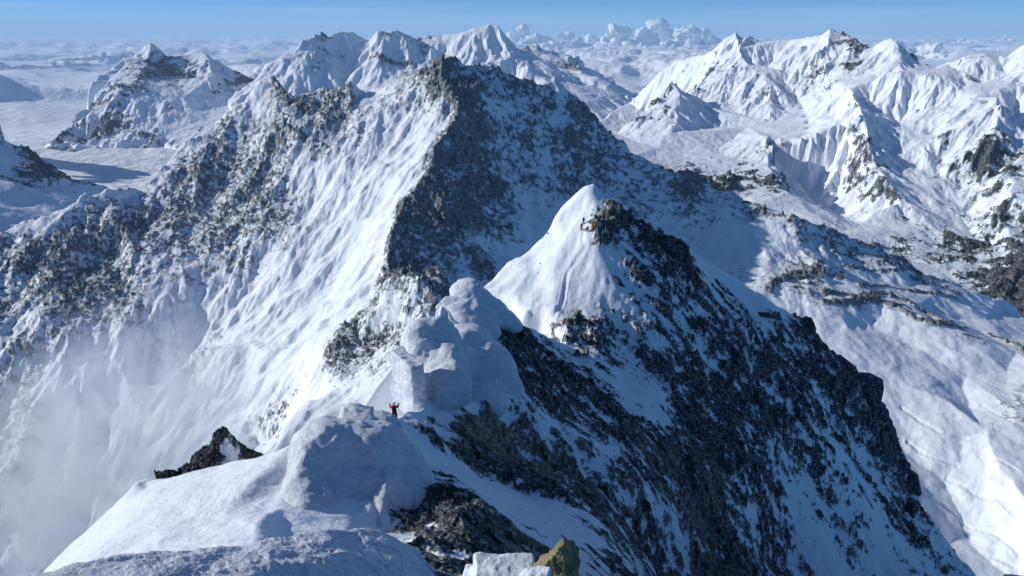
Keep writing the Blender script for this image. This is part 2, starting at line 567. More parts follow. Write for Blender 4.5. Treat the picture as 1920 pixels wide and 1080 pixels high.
# ------------------------------------------------------------------ far land
S0 = 0.0
build_terrain('far_massif', m_far, [
    dict(line=[(430,185,12500,.2),(480,140,12800,.2),(500,120,13000,.2),(520,105,13000,.2),(545,100,13100,.3),(570,75,13300,.2),(600,65,13500,.4),(620,68,13500,.4),(640,58,13600,.2),(665,58,13600,.2),(690,76,13500,.2),(710,57,13500,.2),(725,61,13500,.3),(740,57,13500,.2),(770,69,13600,.4),(790,73,13600,.4),(830,65,13600,.2),(860,62,13500,.1),(885,52,13500,.1),(915,46,13500,.1),(932,48,13500,.3),(950,70,13400,.3),(970,85,13300,.3),(990,96,13200,.3),(1030,112,13000,.3),(1060,130,12800,.3),(1100,158,12500,.3),(1150,172,12200,.3),(1190,192,12000,.2),(1230,215,11800,.1)], back=(900, 900)),
    dict(line=[(710,57,13500,.2),(705,95,13000,.3),(722,150,12000,.2)]),
    dict(line=[(600,65,13500,.4),(590,95,13100,.3),(560,140,12300,.2),(545,190,11500,.1)]),
    dict(line=[(915,46,13500,.1),(895,80,13000,.2),(880,120,12300,.2)]),
    dict(line=[(932,48,13500,.3),(960,110,12600,.2),(1020,150,12000,.1),(1090,200,11000,.1)]),
    dict(line=[(790,73,13600,.4),(800,110,12900,.3),(790,140,12200,.2)]),
    dict(line=[(480,140,12800,.2),(500,170,12000,.1)]),
], [(640,100,13300,.3),(660,130,12900,.05),(650,160,12200,.05),(760,120,12700,.4),(840,110,12900,.2),(850,150,12300,.2),(930,100,12900,.2),(950,150,12200,.1),
    (430,240,10800,.1),(600,235,10500,.1),(760,210,10500,.1),(900,220,10300,.1),(1000,240,10300,.1),(1120,250,10300,.1),(1240,260,10300,.1)],
    (420, 1250), (9800, 15500), (640, 190), 800, warp=.14, erode=1.0, rough=.9, soft=0, ridgeamp=.06, gfreq=1.9, seed=11)

build_terrain('west_massif', m_far, [
    dict(line=[(85,272,12700,.3),(100,262,13100,.5),(135,225,13500,.5),(175,190,14000,.4),(205,150,14800,.2),(214,126,15300,.2),(232,110,15600,.2),(262,100,15900,.3),(285,80,16000,.4),(300,92,15900,.5),(320,105,15800,.5),(345,104,15700,.2),(370,100,15700,.1),(388,98,15600,.2),(420,120,15300,.3),(465,145,15000,.4),(510,170,14800,.3),(560,190,14500,.2)], back=(900, 900)),
    dict(line=[(285,80,16000,.4),(275,120,15200,.5),(255,150,14400,.4),(225,165,14000,.4),(208,215,13200,.5),(160,262,12800,.5)]),
    dict(line=[(388,98,15600,.1),(400,140,14500,.3),(350,180,13700,.1),(310,205,13200,.3),(240,245,12700,.4),(165,277,12500,.3)]),
    dict(line=[(465,145,15000,.4),(455,190,13700,.2),(380,225,12800,.2),(300,255,12300,.3),(205,302,11800,.4)]),
], [(330,140,15000,.6),(300,130,15200,.6),(430,160,14300,.5),(260,195,13400,.1),(300,230,12800,.1),(400,200,13500,.05),(420,250,12000,.2),(240,312,11600,.5),(230,270,12200,.2),
    (60,310,13600,.0),(110,305,13500,.0),(170,318,12900,.0),(230,345,12000,.0),(300,380,11400,.0),(400,400,11200,.1),(550,380,11200,.1),(350,300,11300,.1),(450,270,11500,.1),(550,250,11800,.1),(170,150,14900,.1)],
    (60, 600), (11200, 18000), (460, 240), 800, warp=.14, erode=1.0, rough=.9, soft=0, ridgeamp=.06, gfreq=1.9, seed=23)

build_terrain('west_ridge', m_far, [
    dict(line=[(-140,190,8500,.3),(-60,215,8200,.3),(0,250,8000,.4),(50,275,7900,.5),(110,320,7600,.5),(160,340,7500,.4),(200,350,7400,.4),(240,372,7200,.2),(300,420,7000,.2)], back=(500, 500)),
    dict(line=[(50,275,7900,.5),(20,330,7000,.4),(60,370,6500,.2),(150,372,6700,.3)]),
], [(-60,300,7200,.3),(0,300,7300,.1),(60,325,7100,.7),(100,350,7000,.3),(0,400,6100,.1),(60,430,5900,.1),(150,410,6100,.1),(-100,400,6000,.2),
    (-100,520,5200,.1),(0,500,5400,.1),(200,470,5600,.1),(320,470,6000,.1)],
    (-120, 320), (5300, 9500), (400, 180), 600, warp=.16, erode=1.0, rough=.9, soft=0, ridgeamp=.045, seed=31)

build_terrain('lone_hill', m_far, [
    dict(line=[(-120,160,11600,.4),(-60,175,11500,.5),(0,190,11500,.5),(20,200,11400,.5),(40,213,11200,.5),(70,232,11000,.3)], back=(500, 500)),
], [(-100,260,10200,.2),(0,240,10600,.4),(40,250,10500,.4),(80,262,10500,.2)],
    (-120, 90), (10000, 13000), (170, 60), 900, seed=37)

build_terrain('far_peaks', m_far, [
    dict(line=[(940,90,19000,.3),(975,92,19000,.3),(1000,97,19000,.3),(1015,90,19500,.3),(1030,104,19000,.3),(1045,96,19500,.3),(1062,110,19000,.3),(1080,98,20000,.3),(1100,118,19000,.3),(1118,128,18500,.2),(1140,140,18000,.2),(1165,158,17500,.2),(1185,178,17000,.2)], back=(900, 900), every=1),
    dict(line=[(1000,125,17000,.3),(1030,120,17000,.3),(1060,135,16500,.3),(1085,128,16500,.3),(1110,145,16000,.3),(1150,165,15500,.2),(1175,185,15500,.2)]),
    dict(line=[(1080,98,20000,.3),(1070,120,17800,.3),(1060,135,16500,.3)]),
], [(980,150,15500,.1),(1060,170,15000,.1),(1150,200,14500,.1),(1220,215,14500,.1),(1200,190,16500,.1)],
    (930, 1240), (14200, 23000), (330, 130), 1500, warp=.35, erode=1.2, rough=1.2, soft=0, seed=41)

build_terrain('right_range', m_right, [
    dict(line=[(1120,232,9800,.1),(1180,190,9700,.1),(1230,145,9600,.1),(1270,114,9500,.1),(1330,92,9300,.1),(1360,70,9200,.1),(1380,60,9200,.2),(1392,68,9200,.3),(1405,66,9200,.3),(1430,80,9200,.2),(1460,74,9100,.1),(1477,75,9000,.1),(1500,70,8900,.1),(1530,64,8800,.1),(1552,54,8700,.1),(1575,60,8700,.3),(1597,69,8600,.4),(1627,79,8600,.3),(1639,92,8500,.3),(1655,80,8400,.2),(1672,73,8300,.1),(1687,82,8300,.2),(1710,99,8300,.3),(1736,124,8300,.2),(1762,122,8200,.1),(1777,117,8100,.2),(1807,104,8000,.2),(1845,101,8000,.3),(1871,106,8000,.2),(1894,97,8000,.1),(1920,84,8000,.1),(1990,60,8000,.2)], back=(700, 700)),
    dict(line=[(1672,73,8300,.1),(1690,110,7900,.3),(1700,136,7500,.1)]),
    dict(line=[(1672,73,8300,.1),(1640,110,8000,.2),(1605,146,7600,.1)]),
    dict(line=[(1605,146,7600,.1),(1640,152,7300,.1),(1680,134,7300,.1),(1720,140,7350,.1),(1762,122,8200,.1)]),
    dict(line=[(1385,92,8700,.2),(1340,125,8500,.3),(1300,165,8000,.3),(1260,200,7700,.3)]),
    dict(line=[(1385,92,8700,.2),(1400,120,8300,.3),(1440,165,7700,.3),(1500,190,7600,.2)]),
    dict(line=[(1264,155,7500,.2),(1225,190,7100,.3),(1180,226,6700,.3),(1140,250,6500,.1)], back=(500, 350)),
    dict(line=[(1264,155,7500,.2),(1290,175,7350,.3),(1330,202,7300,.2)]),
    dict(line=[(1264,155,7500,.2),(1278,200,6900,.3),(1262,250,6300,.2)]),
    dict(line=[(1443,258,6000,.2),(1480,263,6000,.1),(1530,268,6050,.1),(1570,255,6150,.1),(1590,225,6300,.1),(1612,198,6500,.1),(1640,212,6450,.2),(1690,240,6500,.1),(1722,214,6800,.1),(1745,205,6900,.1)]),
    dict(line=[(1612,198,6500,.1),(1600,165,7100,.2),(1552,150,7700,.2),(1540,100,8300,.2),(1552,54,8700,.1)]),
    dict(line=[(1612,198,6500,.1),(1622,260,5900,.4),(1640,320,5500,.3),(1690,380,5100,.3),(1740,430,4850,.3),(1800,480,4600,.5),(1845,520,4400,.6)]),
    dict(line=[(1443,258,6000,.2),(1440,310,5500,.3),(1470,360,5000,.3),(1530,400,4700,.2),(1600,440,4500,.2),(1680,490,4300,.3)]),
    dict(line=[(1795,130,7600,.2),(1798,172,7100,.2),(1830,183,6900,.2),(1878,180,6800,.1),(1872,215,6500,.2),(1860,240,6300,.4)]),
    dict(line=[(1745,205,6900,.1),(1750,260,6300,.2),(1762,330,5800,.2),(1790,400,5300,.3),(1840,460,4900,.5)]),
    dict(line=[(1375,300,5700,.3),(1395,330,5300,.5),(1390,365,4900,.4)]),
], [(1700,120,8000,.2),(1715,130,7700,.2),(1640,205,6900,.1),(1690,225,6800,.2),(1715,200,6950,.1),(1540,130,8100,.4),(1580,130,7900,.4),(1610,110,8200,.3),
    (1440,130,8400,.1),(1405,130,8400,.3),(1480,130,8200,.1),(1450,230,7000,.05),(1520,230,6900,.0),(1570,215,6900,.0),(1400,240,6800,.1),(1350,240,6900,.0),(1340,200,7500,.1),
    (1450,300,5930,.0),(1500,315,5930,.0),(1560,300,6020,.1),(1590,290,6020,.1),(1500,350,5800,.0),(1570,350,5750,.3),(1560,400,5350,.0),(1480,335,5860,.0),(1620,420,4800,.2),
    (1680,290,5950,.1),(1700,330,5650,.2),(1735,380,5300,.1),(1760,430,4900,.2),
    (1340,290,5900,.2),(1300,300,5600,.2),(1230,280,5900,.1),(1180,260,6300,.05),(1250,320,5200,.4),(1330,350,4900,.6),(1400,400,4500,.4),(1430,380,4700,.2),
    (1820,150,7500,.3),(1850,150,7500,.2),(1890,140,7600,.1),(1920,160,7300,.1),(1900,215,6900,.1),(1920,245,6500,.0),(1890,235,6700,.0),(1850,300,5900,.6),(1900,300,6000,.5),(1830,360,5600,.3),(1900,370,5300,.2),(1920,450,4900,.3),(1880,440,4900,.3),(1860,400,5200,.4),
    (1905,470,4700,.55),(1890,520,4350,.85),(1920,560,4200,.9),(1930,500,4500,.8),(1850,540,4200,.6),(1990,400,5200,.3),(1990,200,7000,.2),(1990,560,4200,.9),(1800,520,4300,.4),
    (1080,260,8000,.1),(1080,330,4500,.1),(1250,420,4000,.2),(1400,470,3900,.1),(1550,520,3800,.1),(1700,560,3700,.1),(1850,620,3600,.8),(1990,680,3500,.9)],
    (1070, 1970), (3700, 10500), (1000, 430), 560, warp=.15, erode=1.35, rough=.9, soft=0, ridgeamp=.06, gfreq=2.0, seed=53, slope_rock=.25)

CREV = [([(1690, 765), (1722, 790), (1765, 812), (1810, 820)], 5, 3.5), ([(1700, 828), (1742, 858), (1792, 872)], 5, 3.5), ([(1775, 900), (1830, 930), (1880, 940), (1915, 970)], 5, 3.0),
        ([(1810, 985), (1868, 1002), (1912, 1042)], 5, 3.0), ([(1850, 858), (1905, 882)], 5, 2.5), ([(1740, 930), (1790, 965), (1815, 1010)], 5, 2.5), ([(1860, 1045), (1900, 1062)], 5, 2.5), ([(1840, 760), (1895, 790), (1918, 800)], 5, 2.0)]
BANDS = [([(1438, 543), (1455, 528), (1480, 516), (1510, 512), (1540, 506)], 14, 1.1), ([(1448, 536), (1475, 523), (1500, 521), (1538, 519)], 8, .8),
         ([(1543, 552), (1600, 556), (1650, 550), (1690, 562), (1730, 585), (1770, 604), (1812, 615)], 8, 1.1),
         ([(1543, 566), (1600, 566), (1640, 560), (1680, 573), (1720, 597), (1750, 608), (1800, 616)], 10, 1.1),
         ([(1850, 628), (1885, 640), (1925, 660)], 8, 1.0), ([(1610, 535), (1660, 535), (1720, 548), (1790, 560)], 7, .8),
         ([(1580, 500), (1620, 505), (1680, 508)], 7, .6), ([(1560, 470), (1600, 478), (1640, 480)], 7, .6), ([(1800, 628), (1830, 633)], 6, .6)]
# ------------------------------------------------------------------ the high peak across the saddle
build_terrain('high_peak', m_peak, [
    dict(line=[(-140,480,1750,.5),(-80,455,1800,.5),(0,432,1850,.4),(70,422,1880,.3),(95,400,1920,.2),(120,385,1950,.2),(165,365,2000,.3),(210,352,2050,.1),(228,362,2060,.2),(245,372,2080,.2),(262,350,2130,.4),(300,320,2200,.3),(345,272,2330,.3),(390,240,2420,.4),(440,200,2500,.4),(470,170,2560,.2),(500,150,2620,.1),(512,140,2650,.5),(522,148,2650,.3),(548,182,2640,.1),(575,172,2660,.2),(610,165,2700,.5),(640,160,2720,.6),(665,152,2740,.5),(690,172,2780,.1),(710,165,2800,.2),(740,150,2830,.4),(770,140,2860,.5),(800,128,2880,.6),(818,122,2890,.7),(830,107,2900,.8),(842,122,2890,.8),(855,128,2890,.4),(872,114,2910,.6),(888,118,2910,.5),(905,124,2910,.4),(925,120,2910,.4),(945,130,2900,.6),(970,142,2890,.6),(988,150,2880,.6),(996,142,2880,.1),(1006,158,2870,.4),(1022,158,2860,.4),(1034,144,2860,.1),(1050,158,2850,.3),(1068,170,2830,.5),(1088,186,2800,.6),(1105,212,2780,.6),(1130,240,2750,.6),(1155,262,2720,.5),(1180,282,2700,.5),(1200,290,2700,.4),(1235,308,2680,.4),(1262,322,2660,.5),(1290,322,2650,.6),(1310,325,2650,.7),(1322,338,2640,.5),(1335,352,2640,.4),(1360,358,2650,.4),(1385,368,2660,.4),(1410,382,2680,.4),(1440,398,2700,.4),(1480,402,2780,.5),(1520,418,2850,.5),(1560,425,2900,.5),(1600,445,2950,.3),(1640,458,3000,.5),(1690,482,3050,.5),(1725,505,3080,.6),(1765,520,3100,.4),(1830,546,3150,.1),(1880,562,3200,.1),(1908,584,3250,.2),(1990,610,3300,.2)], back=(160, 260), every=2),
    dict(line=[(830,107,2900,.8),(842,160,2700,.9),(848,200,2580,.9),(838,235,2470,.9),(820,285,2310,.8),(802,325,2170,.9),(775,380,2000,.9),(750,430,1850,.9),(735,470,1760,.8),(722,505,1680,.8),(695,555,1560,.7),(660,600,1450,.7),(618,648,1330,.8),(590,680,1270,.3)]),
    dict(line=[(872,114,2910,.6),(900,170,2700,.7),(915,230,2550,.6),(905,290,2450,.6),(890,350,2300,.6)]),
    dict(line=[(210,352,2050,.1),(215,385,2000,.5),(245,420,1950,.7),(250,470,1850,.5)]),
    dict(line=[(510,140,2650,.9),(530,165,2600,.9),(550,184,2560,.8)]),
    dict(line=[(700,525,1530,.7),(740,514,1500,.6),(785,525,1480,.6),(825,552,1460,.7),(845,580,1440,.5)]),
    dict(line=[(760,220,2600,.15),(700,300,2350,.2),(640,380,2150,.2),(560,450,1980,.3),(480,560,1780,.2),(400,640,1650,.3),(340,720,1560,.4)]),
], [(815,235,2500,.05),(798,285,2340,.0),(780,325,2200,-.05),(752,380,2035,-.1),(728,430,1885,-.1),(712,470,1795,-.1),(700,505,1715,.0),(672,555,1600,.0),(640,600,1490,.0),(600,648,1370,.1),
    (500,200,2500,.3),(560,230,2450,.6),(640,210,2550,.6),(700,205,2600,.3),(760,185,2650,.6),(780,170,2720,.6),(800,230,2560,.1),(760,300,2320,-.1),(700,400,2070,-.15),(640,480,1880,-.1),(600,560,1700,-.1),(540,650,1520,-.1),(460,740,1420,-.1),(500,700,1440,-.1),
    (400,300,2300,.65),(350,350,2180,.65),(300,400,2050,.6),(400,400,2080,.65),(480,300,2320,.65),(520,380,2130,.6),(450,470,1920,.6),(600,300,2350,.5),(640,270,2400,.4),(560,330,2250,.25),(590,350,2220,.0),
    (220,480,1870,.7),(120,450,1850,.75),(50,480,1780,.7),(0,500,1740,.65),(100,540,1700,.6),(200,560,1690,.6),(300,520,1780,.3),(260,600,1640,.4),(360,560,1740,.1),(150,640,1570,.2),(60,640,1560,.5),(0,640,1560,.4),(40,620,1600,.3),(-80,640,1560,.5),
    (0,760,1440,.5),(60,760,1430,.4),(120,720,1480,.1),(200,720,1500,.0),(280,760,1450,.0),(340,690,1540,.5),(360,660,1560,.5),(0,900,1320,.5),(60,880,1340,.55),(20,1000,1260,.3),(100,960,1290,.2),(180,860,1370,.0),(250,820,1400,.0),(-100,900,1300,.5),
    (380,800,1380,.1),(460,790,1330,.2),(480,830,1270,.3),(440,780,1360,-.1),(500,800,1260,.55),(600,690,1290,.1),(560,740,1250,-.1),(620,720,1200,.25),(700,680,1230,.35),(680,710,1180,.40),(620,760,1130,.15),(560,790,1110,.1),(720,740,1100,.1),(500,860,1080,.1),(650,800,1000,.1),(400,880,1180,.0),(250,960,1230,.0),(150,1070,1220,.0),(-100,1100,1200,.3),(300,1080,1100,.0),(550,1000,900,.0),(800,800,950,.2),
    (680,632,1400,.6),(740,642,1390,.5),(800,620,1390,.5),(850,620,1380,.4),(690,580,1500,.6),(760,580,1430,.45),(720,560,1470,.25),
    (800,480,1850,.7),(850,420,2020,.75),(830,520,1740,.6),(780,500,1800,.6),(880,480,1920,.4),(930,420,2080,.5),(900,380,2200,.5),(960,340,2350,.3),(1000,400,2220,.15),(960,460,2000,.1),(880,540,1750,.2),(1000,480,2000,.0),(950,300,2480,.35),(1000,250,2640,.35),(1060,240,2700,.4),(940,200,2700,.3),(1000,200,2750,.35),(1050,300,2550,.35),(1020,330,2450,.3),(1100,310,2560,.4),(1150,330,2540,.35),(1200,360,2500,.25),(1100,400,2280,.25),(1250,380,2480,.35),(1300,380,2520,.4),(1350,400,2500,.2),(1300,440,2380,.2),(1400,440,2480,.0),(1400,490,2330,.1),(1450,450,2560,.05),(1440,525,2300,.3),(1500,470,2650,.2),(1500,510,2500,.4),(1530,505,2520,.4),(1550,530,2480,.05),(1560,552,2420,.3),
    (1600,500,2750,.2),(1650,540,2650,.1),(1700,540,2800,.1),(1750,560,2780,.05),(1650,560,2550,.3),(1700,580,2520,.25),(1750,605,2480,.2),(1650,620,2380,.0),(1800,600,2750,.05),(1850,600,2850,.0),(1880,640,2650,.15),(1600,620,2280,-.05),(1600,700,2050,-.05),(1700,720,2100,.0),(1800,700,2300,.1),(1800,760,2150,.0),(1900,700,2400,.05),(1920,780,2150,.25),(1900,660,2550,.2),(1850,800,2050,.15),(1700,850,1850,.0),(1760,900,1820,.05),(1850,900,1850,.15),(1900,900,1850,.1),(1800,1000,1700,.1),(1900,1000,1720,.1),(1900,1080,1620,.1),(1990,1080,1620,.1),(1990,850,2050,.1),(1990,700,2450,.1),(1600,900,1600,.0),(1700,1080,1400,.0),(1500,800,1700,.0),
    (1200,520,2100,.0),(1000,620,1600,.0),(1200,700,1500,.0),(1400,650,1900,.0),(1000,800,1100,.0),(1300,900,1200,.0),(1500,1080,1150,.0),(1100,1080,850,.0)],
    (-20, 1940, 1085), (830, 3900), (1250, 640), 240, warp=.24, erode=.72, rough=.62, soft=0, seed=67, gfreq=1.5, rockrough=1.0, a1=.62, a2=.75, ridgeamp=.075, tracks=CREV,
              relief=lambda T, RR: 1 - .62 * sstep(.24, .42, T) * sstep(1900, 1500, RR * 1.0 - (T - .3) * 3200), finer=lambda T, RR: sstep(-.02, -.14, T), spread=lambda px, py, r: 1 + .56 * max(0, 800 - px) / 800 + .10 * min(1, max(0, (px - 860) / 240)) * min(1, max(0, (1500 - px) / 150)), bands=BANDS,
              kscale=lambda T, RR, K: K * (.74 + .26 * sstep(-.16, -.04, T)))

# ------------------------------------------------------------------ the near ridge
NEAR = dict(
 ridges=[
    # saddle summit pyramid and the rib that falls away to the right
    dict(line=[(880,545,148,.0),(900,525,152,.0),(930,497,156,.0),(960,470,160,.0),(1000,448,163,.0),(1030,425,166,.0),(1042,400,168,.0),(1048,370,170,.0),(1062,352,171,.0),(1080,340,171,.0),(1095,325,171,.0),(1112,332,172,.0),(1140,352,173,.1),(1160,367,174,.1),(1190,392,176,.1),(1225,425,178,.3),(1270,448,182,.2),(1340,485,190,.1),(1380,510,195,.1),(1420,540,200,.1),(1460,563,204,.2),(1490,580,207,.4),(1520,600,210,.9),(1540,640,212,.9),(1575,668,214,.9),(1610,690,216,.9),(1640,700,218,.9),(1655,730,217,.9),(1650,770,213,.7),(1680,810,210,.7),(1700,850,207,.8),(1722,895,204,.8),(1728,945,200,.5),(1760,985,198,.3),(1795,1020,196,.3),(1850,1085,192,.2),(1900,1150,188,.2)], back=(14, 45), every=2),
    # crest of the pyramid towards us, and the outcrop rib on its right
    dict(line=[(1095,325,171,.0),(1110,345,168,.0),(1118,372,164,.1),(1128,382,162,.9),(1155,392,162,.9),(1200,420,163,.8),(1240,447,164,.9),(1275,468,166,.9),(1290,500,164,.8),(1320,560,161,.7)]),
    dict(line=[(1118,372,164,.1),(1100,395,160,.0),(1088,430,153,.0),(1092,470,147,.0),(1118,510,142,.0),(1142,545,138,.05),(1152,575,134,.4)]),
    dict(line=[(1062,395,166,.0),(1058,450,152,.0),(1040,510,142,.0),(1035,555,134,.0),(1020,588,128,.2)]),
    # saddle and crest with the cornices, down to the climber
    dict(line=[(985,590,111,.2),(960,578,112,.0),(930,556,113,.0),(905,535,114,.0),(882,522,115,.0),(862,523,113,.0),(845,538,108,.0),(846,558,102,.0),(820,562,97,.0),(816,590,92,.0),(785,598,88,.0),(762,612,84,.0),(770,640,80,.0),(790,668,76,.0),(796,690,73,.0),(800,722,67,.0),(785,755,59,.0),(735,770,56,.0),(690,770,54,.0),(652,770,52,.0),(648,788,50,.0),(600,793,48.5,.0),(568,808,47,.0),(552,830,46,.0),(520,836,47,.0),(480,848,48,.1),(420,862,51,.1),(340,886,54,.1),(262,883,57,.4),(210,940,55,.0),(160,986,54,.0),(110,1035,52,.0),(75,1070,51,.0),(20,1120,50,.0)], back=(5, 16), every=1),
    # top of the golden wall, the ledge below it
    dict(line=[(800,785,56,.3),(860,760,62,.2),(940,745,68,.3),(1000,760,72,.4)]),
    dict(line=[(760,795,51,.0),(810,800,50,.8),(860,850,48.5,.9),(930,890,47,.9),(1000,915,46,.8),(1060,950,45,.5)]),
    dict(line=[(700,810,47.5,.0),(760,825,46.5,.0),(830,868,45.5,-.15),(900,903,44.5,-.15),(980,935,43.5,-.15),(1050,966,42.5,-.1),(1110,1005,41,.1),(1180,1080,39,.5)]),
 ],
 points=[
    (960,560,137,.0),(1000,540,141,.0),(1000,500,149,.0),(1045,400,166,.0),(930,560,140,.0),(980,585,128,.1),(1070,520,140,.0),(1100,560,134,.05),(1060,585,129,.2),(1075,360,168.5,.0),
    (1180,400,168,.15),(1230,440,170,.5),(1130,430,154,.9),(1180,465,152,.4),(1140,460,150,.1),(1240,500,152,.8),(1300,530,160,.8),(1330,500,182,.0),(1400,560,186,.0),(1440,590,186,.3),(1400,600,172,.8),(1360,580,166,.6),
    (1220,560,140,.7),(1300,620,145,.7),(1400,650,155,.55),(1480,620,190,.7),(1450,650,180,.6),(1500,680,185,.8),(1600,740,192,.6),(1550,760,180,.5),(1600,820,185,.45),(1660,880,188,.6),(1680,950,183,.5),(1500,740,168,.7),(1420,720,155,.8),
    (900,610,105,.6),(960,610,112,.8),(1000,640,108,.6),(1060,640,118,.4),(1120,640,122,.6),(960,680,92,.7),(1040,700,98,.4),(1100,700,105,.5),(1180,660,125,.3),(1250,700,125,.7),(1150,760,102,.7),(1200,760,108,.3),(1100,760,95,.5),(1300,780,122,.8),(1380,800,130,.6),(1450,820,140,.5),(1520,850,150,.4),(1600,920,160,.4),(1680,1030,170,.4),(1560,1000,145,.25),(1500,920,140,.3),(1450,900,132,.5),(1400,880,120,.5),(1350,880,112,.8),(1400,960,112,.6),(1480,1060,125,.35),(1600,1080,145,.3),(1740,1080,175,.35),(1400,1060,98,.6),(1330,980,98,.9),(1300,900,100,.85),(1250,850,98,.6),(1200,830,92,.7),(1150,830,85,.7),(1250,950,84,.7),(1200,900,78,.7),(1260,1060,76,.75),(1150,920,66,.6),(1180,980,62,.7),(1330,1085,85,.75),(1100,860,70,.8),(1100,920,54,.6),(1100,820,78,.6),(1050,800,74,.6),(1040,880,60,.8),
    (900,800,58,.9),(960,810,62,.9),(950,860,56,.9),(1000,860,60,.9),(870,810,54,.9),
    (900,740,72,.05),(860,740,68,.0),(820,755,62,.0),(820,640,82.5,.0),(820,670,77,.0),(900,660,83,.0),(930,690,81,.35),(940,640,93,.4),(750,700,68,.0),(760,750,59,.0),(880,700,76,.0),(835,720,71,.0),
    (820,920,37,.9),(860,960,30,1),(820,1000,31,1),(880,1000,27,.9),(900,940,33,.9),(940,980,31,.8),(960,1030,28,.8),(1000,1000,32,.7),(1040,1030,31,.7),(880,1060,23,.9),(1000,1080,25,.7),(1080,1050,33,.6),(1120,1080,33,.6),(780,900,41,.7),(762,950,38,.7),(790,990,33,.9),(830,1080,17,.9),(950,1100,20,.8),(1100,1150,26,.8),(1300,1160,70,.7),(1600,1160,130,.0),
    (700,850,45.5,.0),(660,880,44,.0),(700,900,41.5,.0),(720,870,43.5,.0),(660,960,37,.0),(700,950,37,.1),(740,910,43,.2),(745,965,39,.5),(720,990,35,.3),(540,900,42,.0),(530,950,37,.0),(540,1000,31,.0),(640,1000,31,.0),
    (500,880,43,.0),(400,900,46,.0),(300,920,49,.0),(420,960,38,.0),(300,980,41,.0),(200,1010,43,.0),(150,1050,40,.0),(400,1010,30,.0),(300,1040,32,.0),(480,980,31,.0),(480,1030,24,.0),
    (560,1100,19,.0),(300,1140,22,.0),(700,1040,21,.1),(760,1100,17.5,.4),(120,1200,26,.0)])
TRACKS = [([(1095, 432), (1090, 450), (1098, 468), (1080, 490), (1062, 515), (1058, 545), (1052, 575), (1040, 590), (1000, 592), (960, 590), (900, 600)], .45, .28),
          ([(740, 790), (775, 800), (830, 838), (890, 878), (960, 915), (1020, 950)], .25, .14)]
def near_spread(px, py, r):
    k = min(1, max(0, (px - 690) / 260))
    return 1 + .22 * k * min(1, max(0, (78 - r) / 22)) + .05 * k * min(1, max(0, (170 - r) / 30))
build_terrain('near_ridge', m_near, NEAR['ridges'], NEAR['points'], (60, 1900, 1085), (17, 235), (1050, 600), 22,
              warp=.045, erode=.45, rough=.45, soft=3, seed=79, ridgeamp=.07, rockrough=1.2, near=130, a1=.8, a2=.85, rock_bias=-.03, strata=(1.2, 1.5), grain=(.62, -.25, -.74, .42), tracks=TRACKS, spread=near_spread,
              stamps=[(880, 800, 4.0, .9), (930, 790, 5.0, .8), (900, 820, 5.0, .9), (950, 850, 5.5, .9), (860, 810, 3.5, .8), (1000, 840, 4, .8), (1100, 880, 6, .35), (1180, 880, 7, .4), (1120, 395, 4.5, .8), (1290, 1000, 12, .5), (1000, 1040, 4, .5), (1230, 850, 8, .4), (1350, 920, 9, .35), (1050, 900, 5, .6), (1180, 1040, 8, .5)])
m_hump, _nt, _b = new_mat('wind_packed_snow')
_g = _nt.nodes.new('ShaderNodeNewGeometry')
_n1 = node_noise(_nt, _g.outputs['Position'], 9, 5, .7); _n2 = node_noise(_nt, _g.outputs['Position'], 1.6, 5, .6, .4)
_nt.links.new(node_ramp(_nt, node_math(_nt, 'ADD', node_math(_nt, 'MULTIPLY', _n1, .75), node_math(_nt, 'MULTIPLY', _n2, .25)), [(.40, (.50, .54, .60)), (.50, (.80, .83, .88)), (.6, (.88, .91, .95))]), _b.inputs['Base Color'])
_b.inputs['Roughness'].default_value = .55
_bp = _nt.nodes.new('ShaderNodeBump'); _bp.inputs['Distance'].default_value = .10; _bp.inputs['Strength'].default_value = 1.0
_nt.links.new(node_math(_nt, 'ADD', _n1, node_math(_nt, 'MULTIPLY', _n2, 2.0)), _bp.inputs['Height']); _nt.links.new(_bp.outputs[0], _b.inputs['Normal'])
build_terrain('near_snow_hump', m_hump, [
    # nearest hump
    dict(line=[(-40,1090,17,.0),(60,1076,15,.0),(200,1045,13.6,.0),(350,1030,12.8,.0),(450,1020,12.4,.0),(520,1008,12.2,.0),(590,990,12.2,.0),(680,988,12.3,.0),(740,1003,12.3,.0),(790,1022,12.2,.0),(812,1040,12,.0),(818,1075,11.3,.1),(815,1120,10.5,.1)], back=(1.6, 3.0), every=1),
 ], [(500,1060,10.4,.0),(650,1050,10.4,.0),(750,1060,10.6,.0),(300,1075,11.5,.0),(700,1120,9.4,.0),(400,1120,9.6,.0),(100,1130,13,.0),
    (0,1160,14,.0),(815,1160,10,.0),(600,1250,8,.0),(300,1250,8.6,.0)],
    (0, 880, 1085), (8.2, 28), (640, 300), 2.2, spread=lambda px, py, r: 1 + .6 * max(0, min(1, (px - 60) / 740)), warp=.12, erode=0, rough=1.5, soft=3, seed=83, ridgeamp=.09)

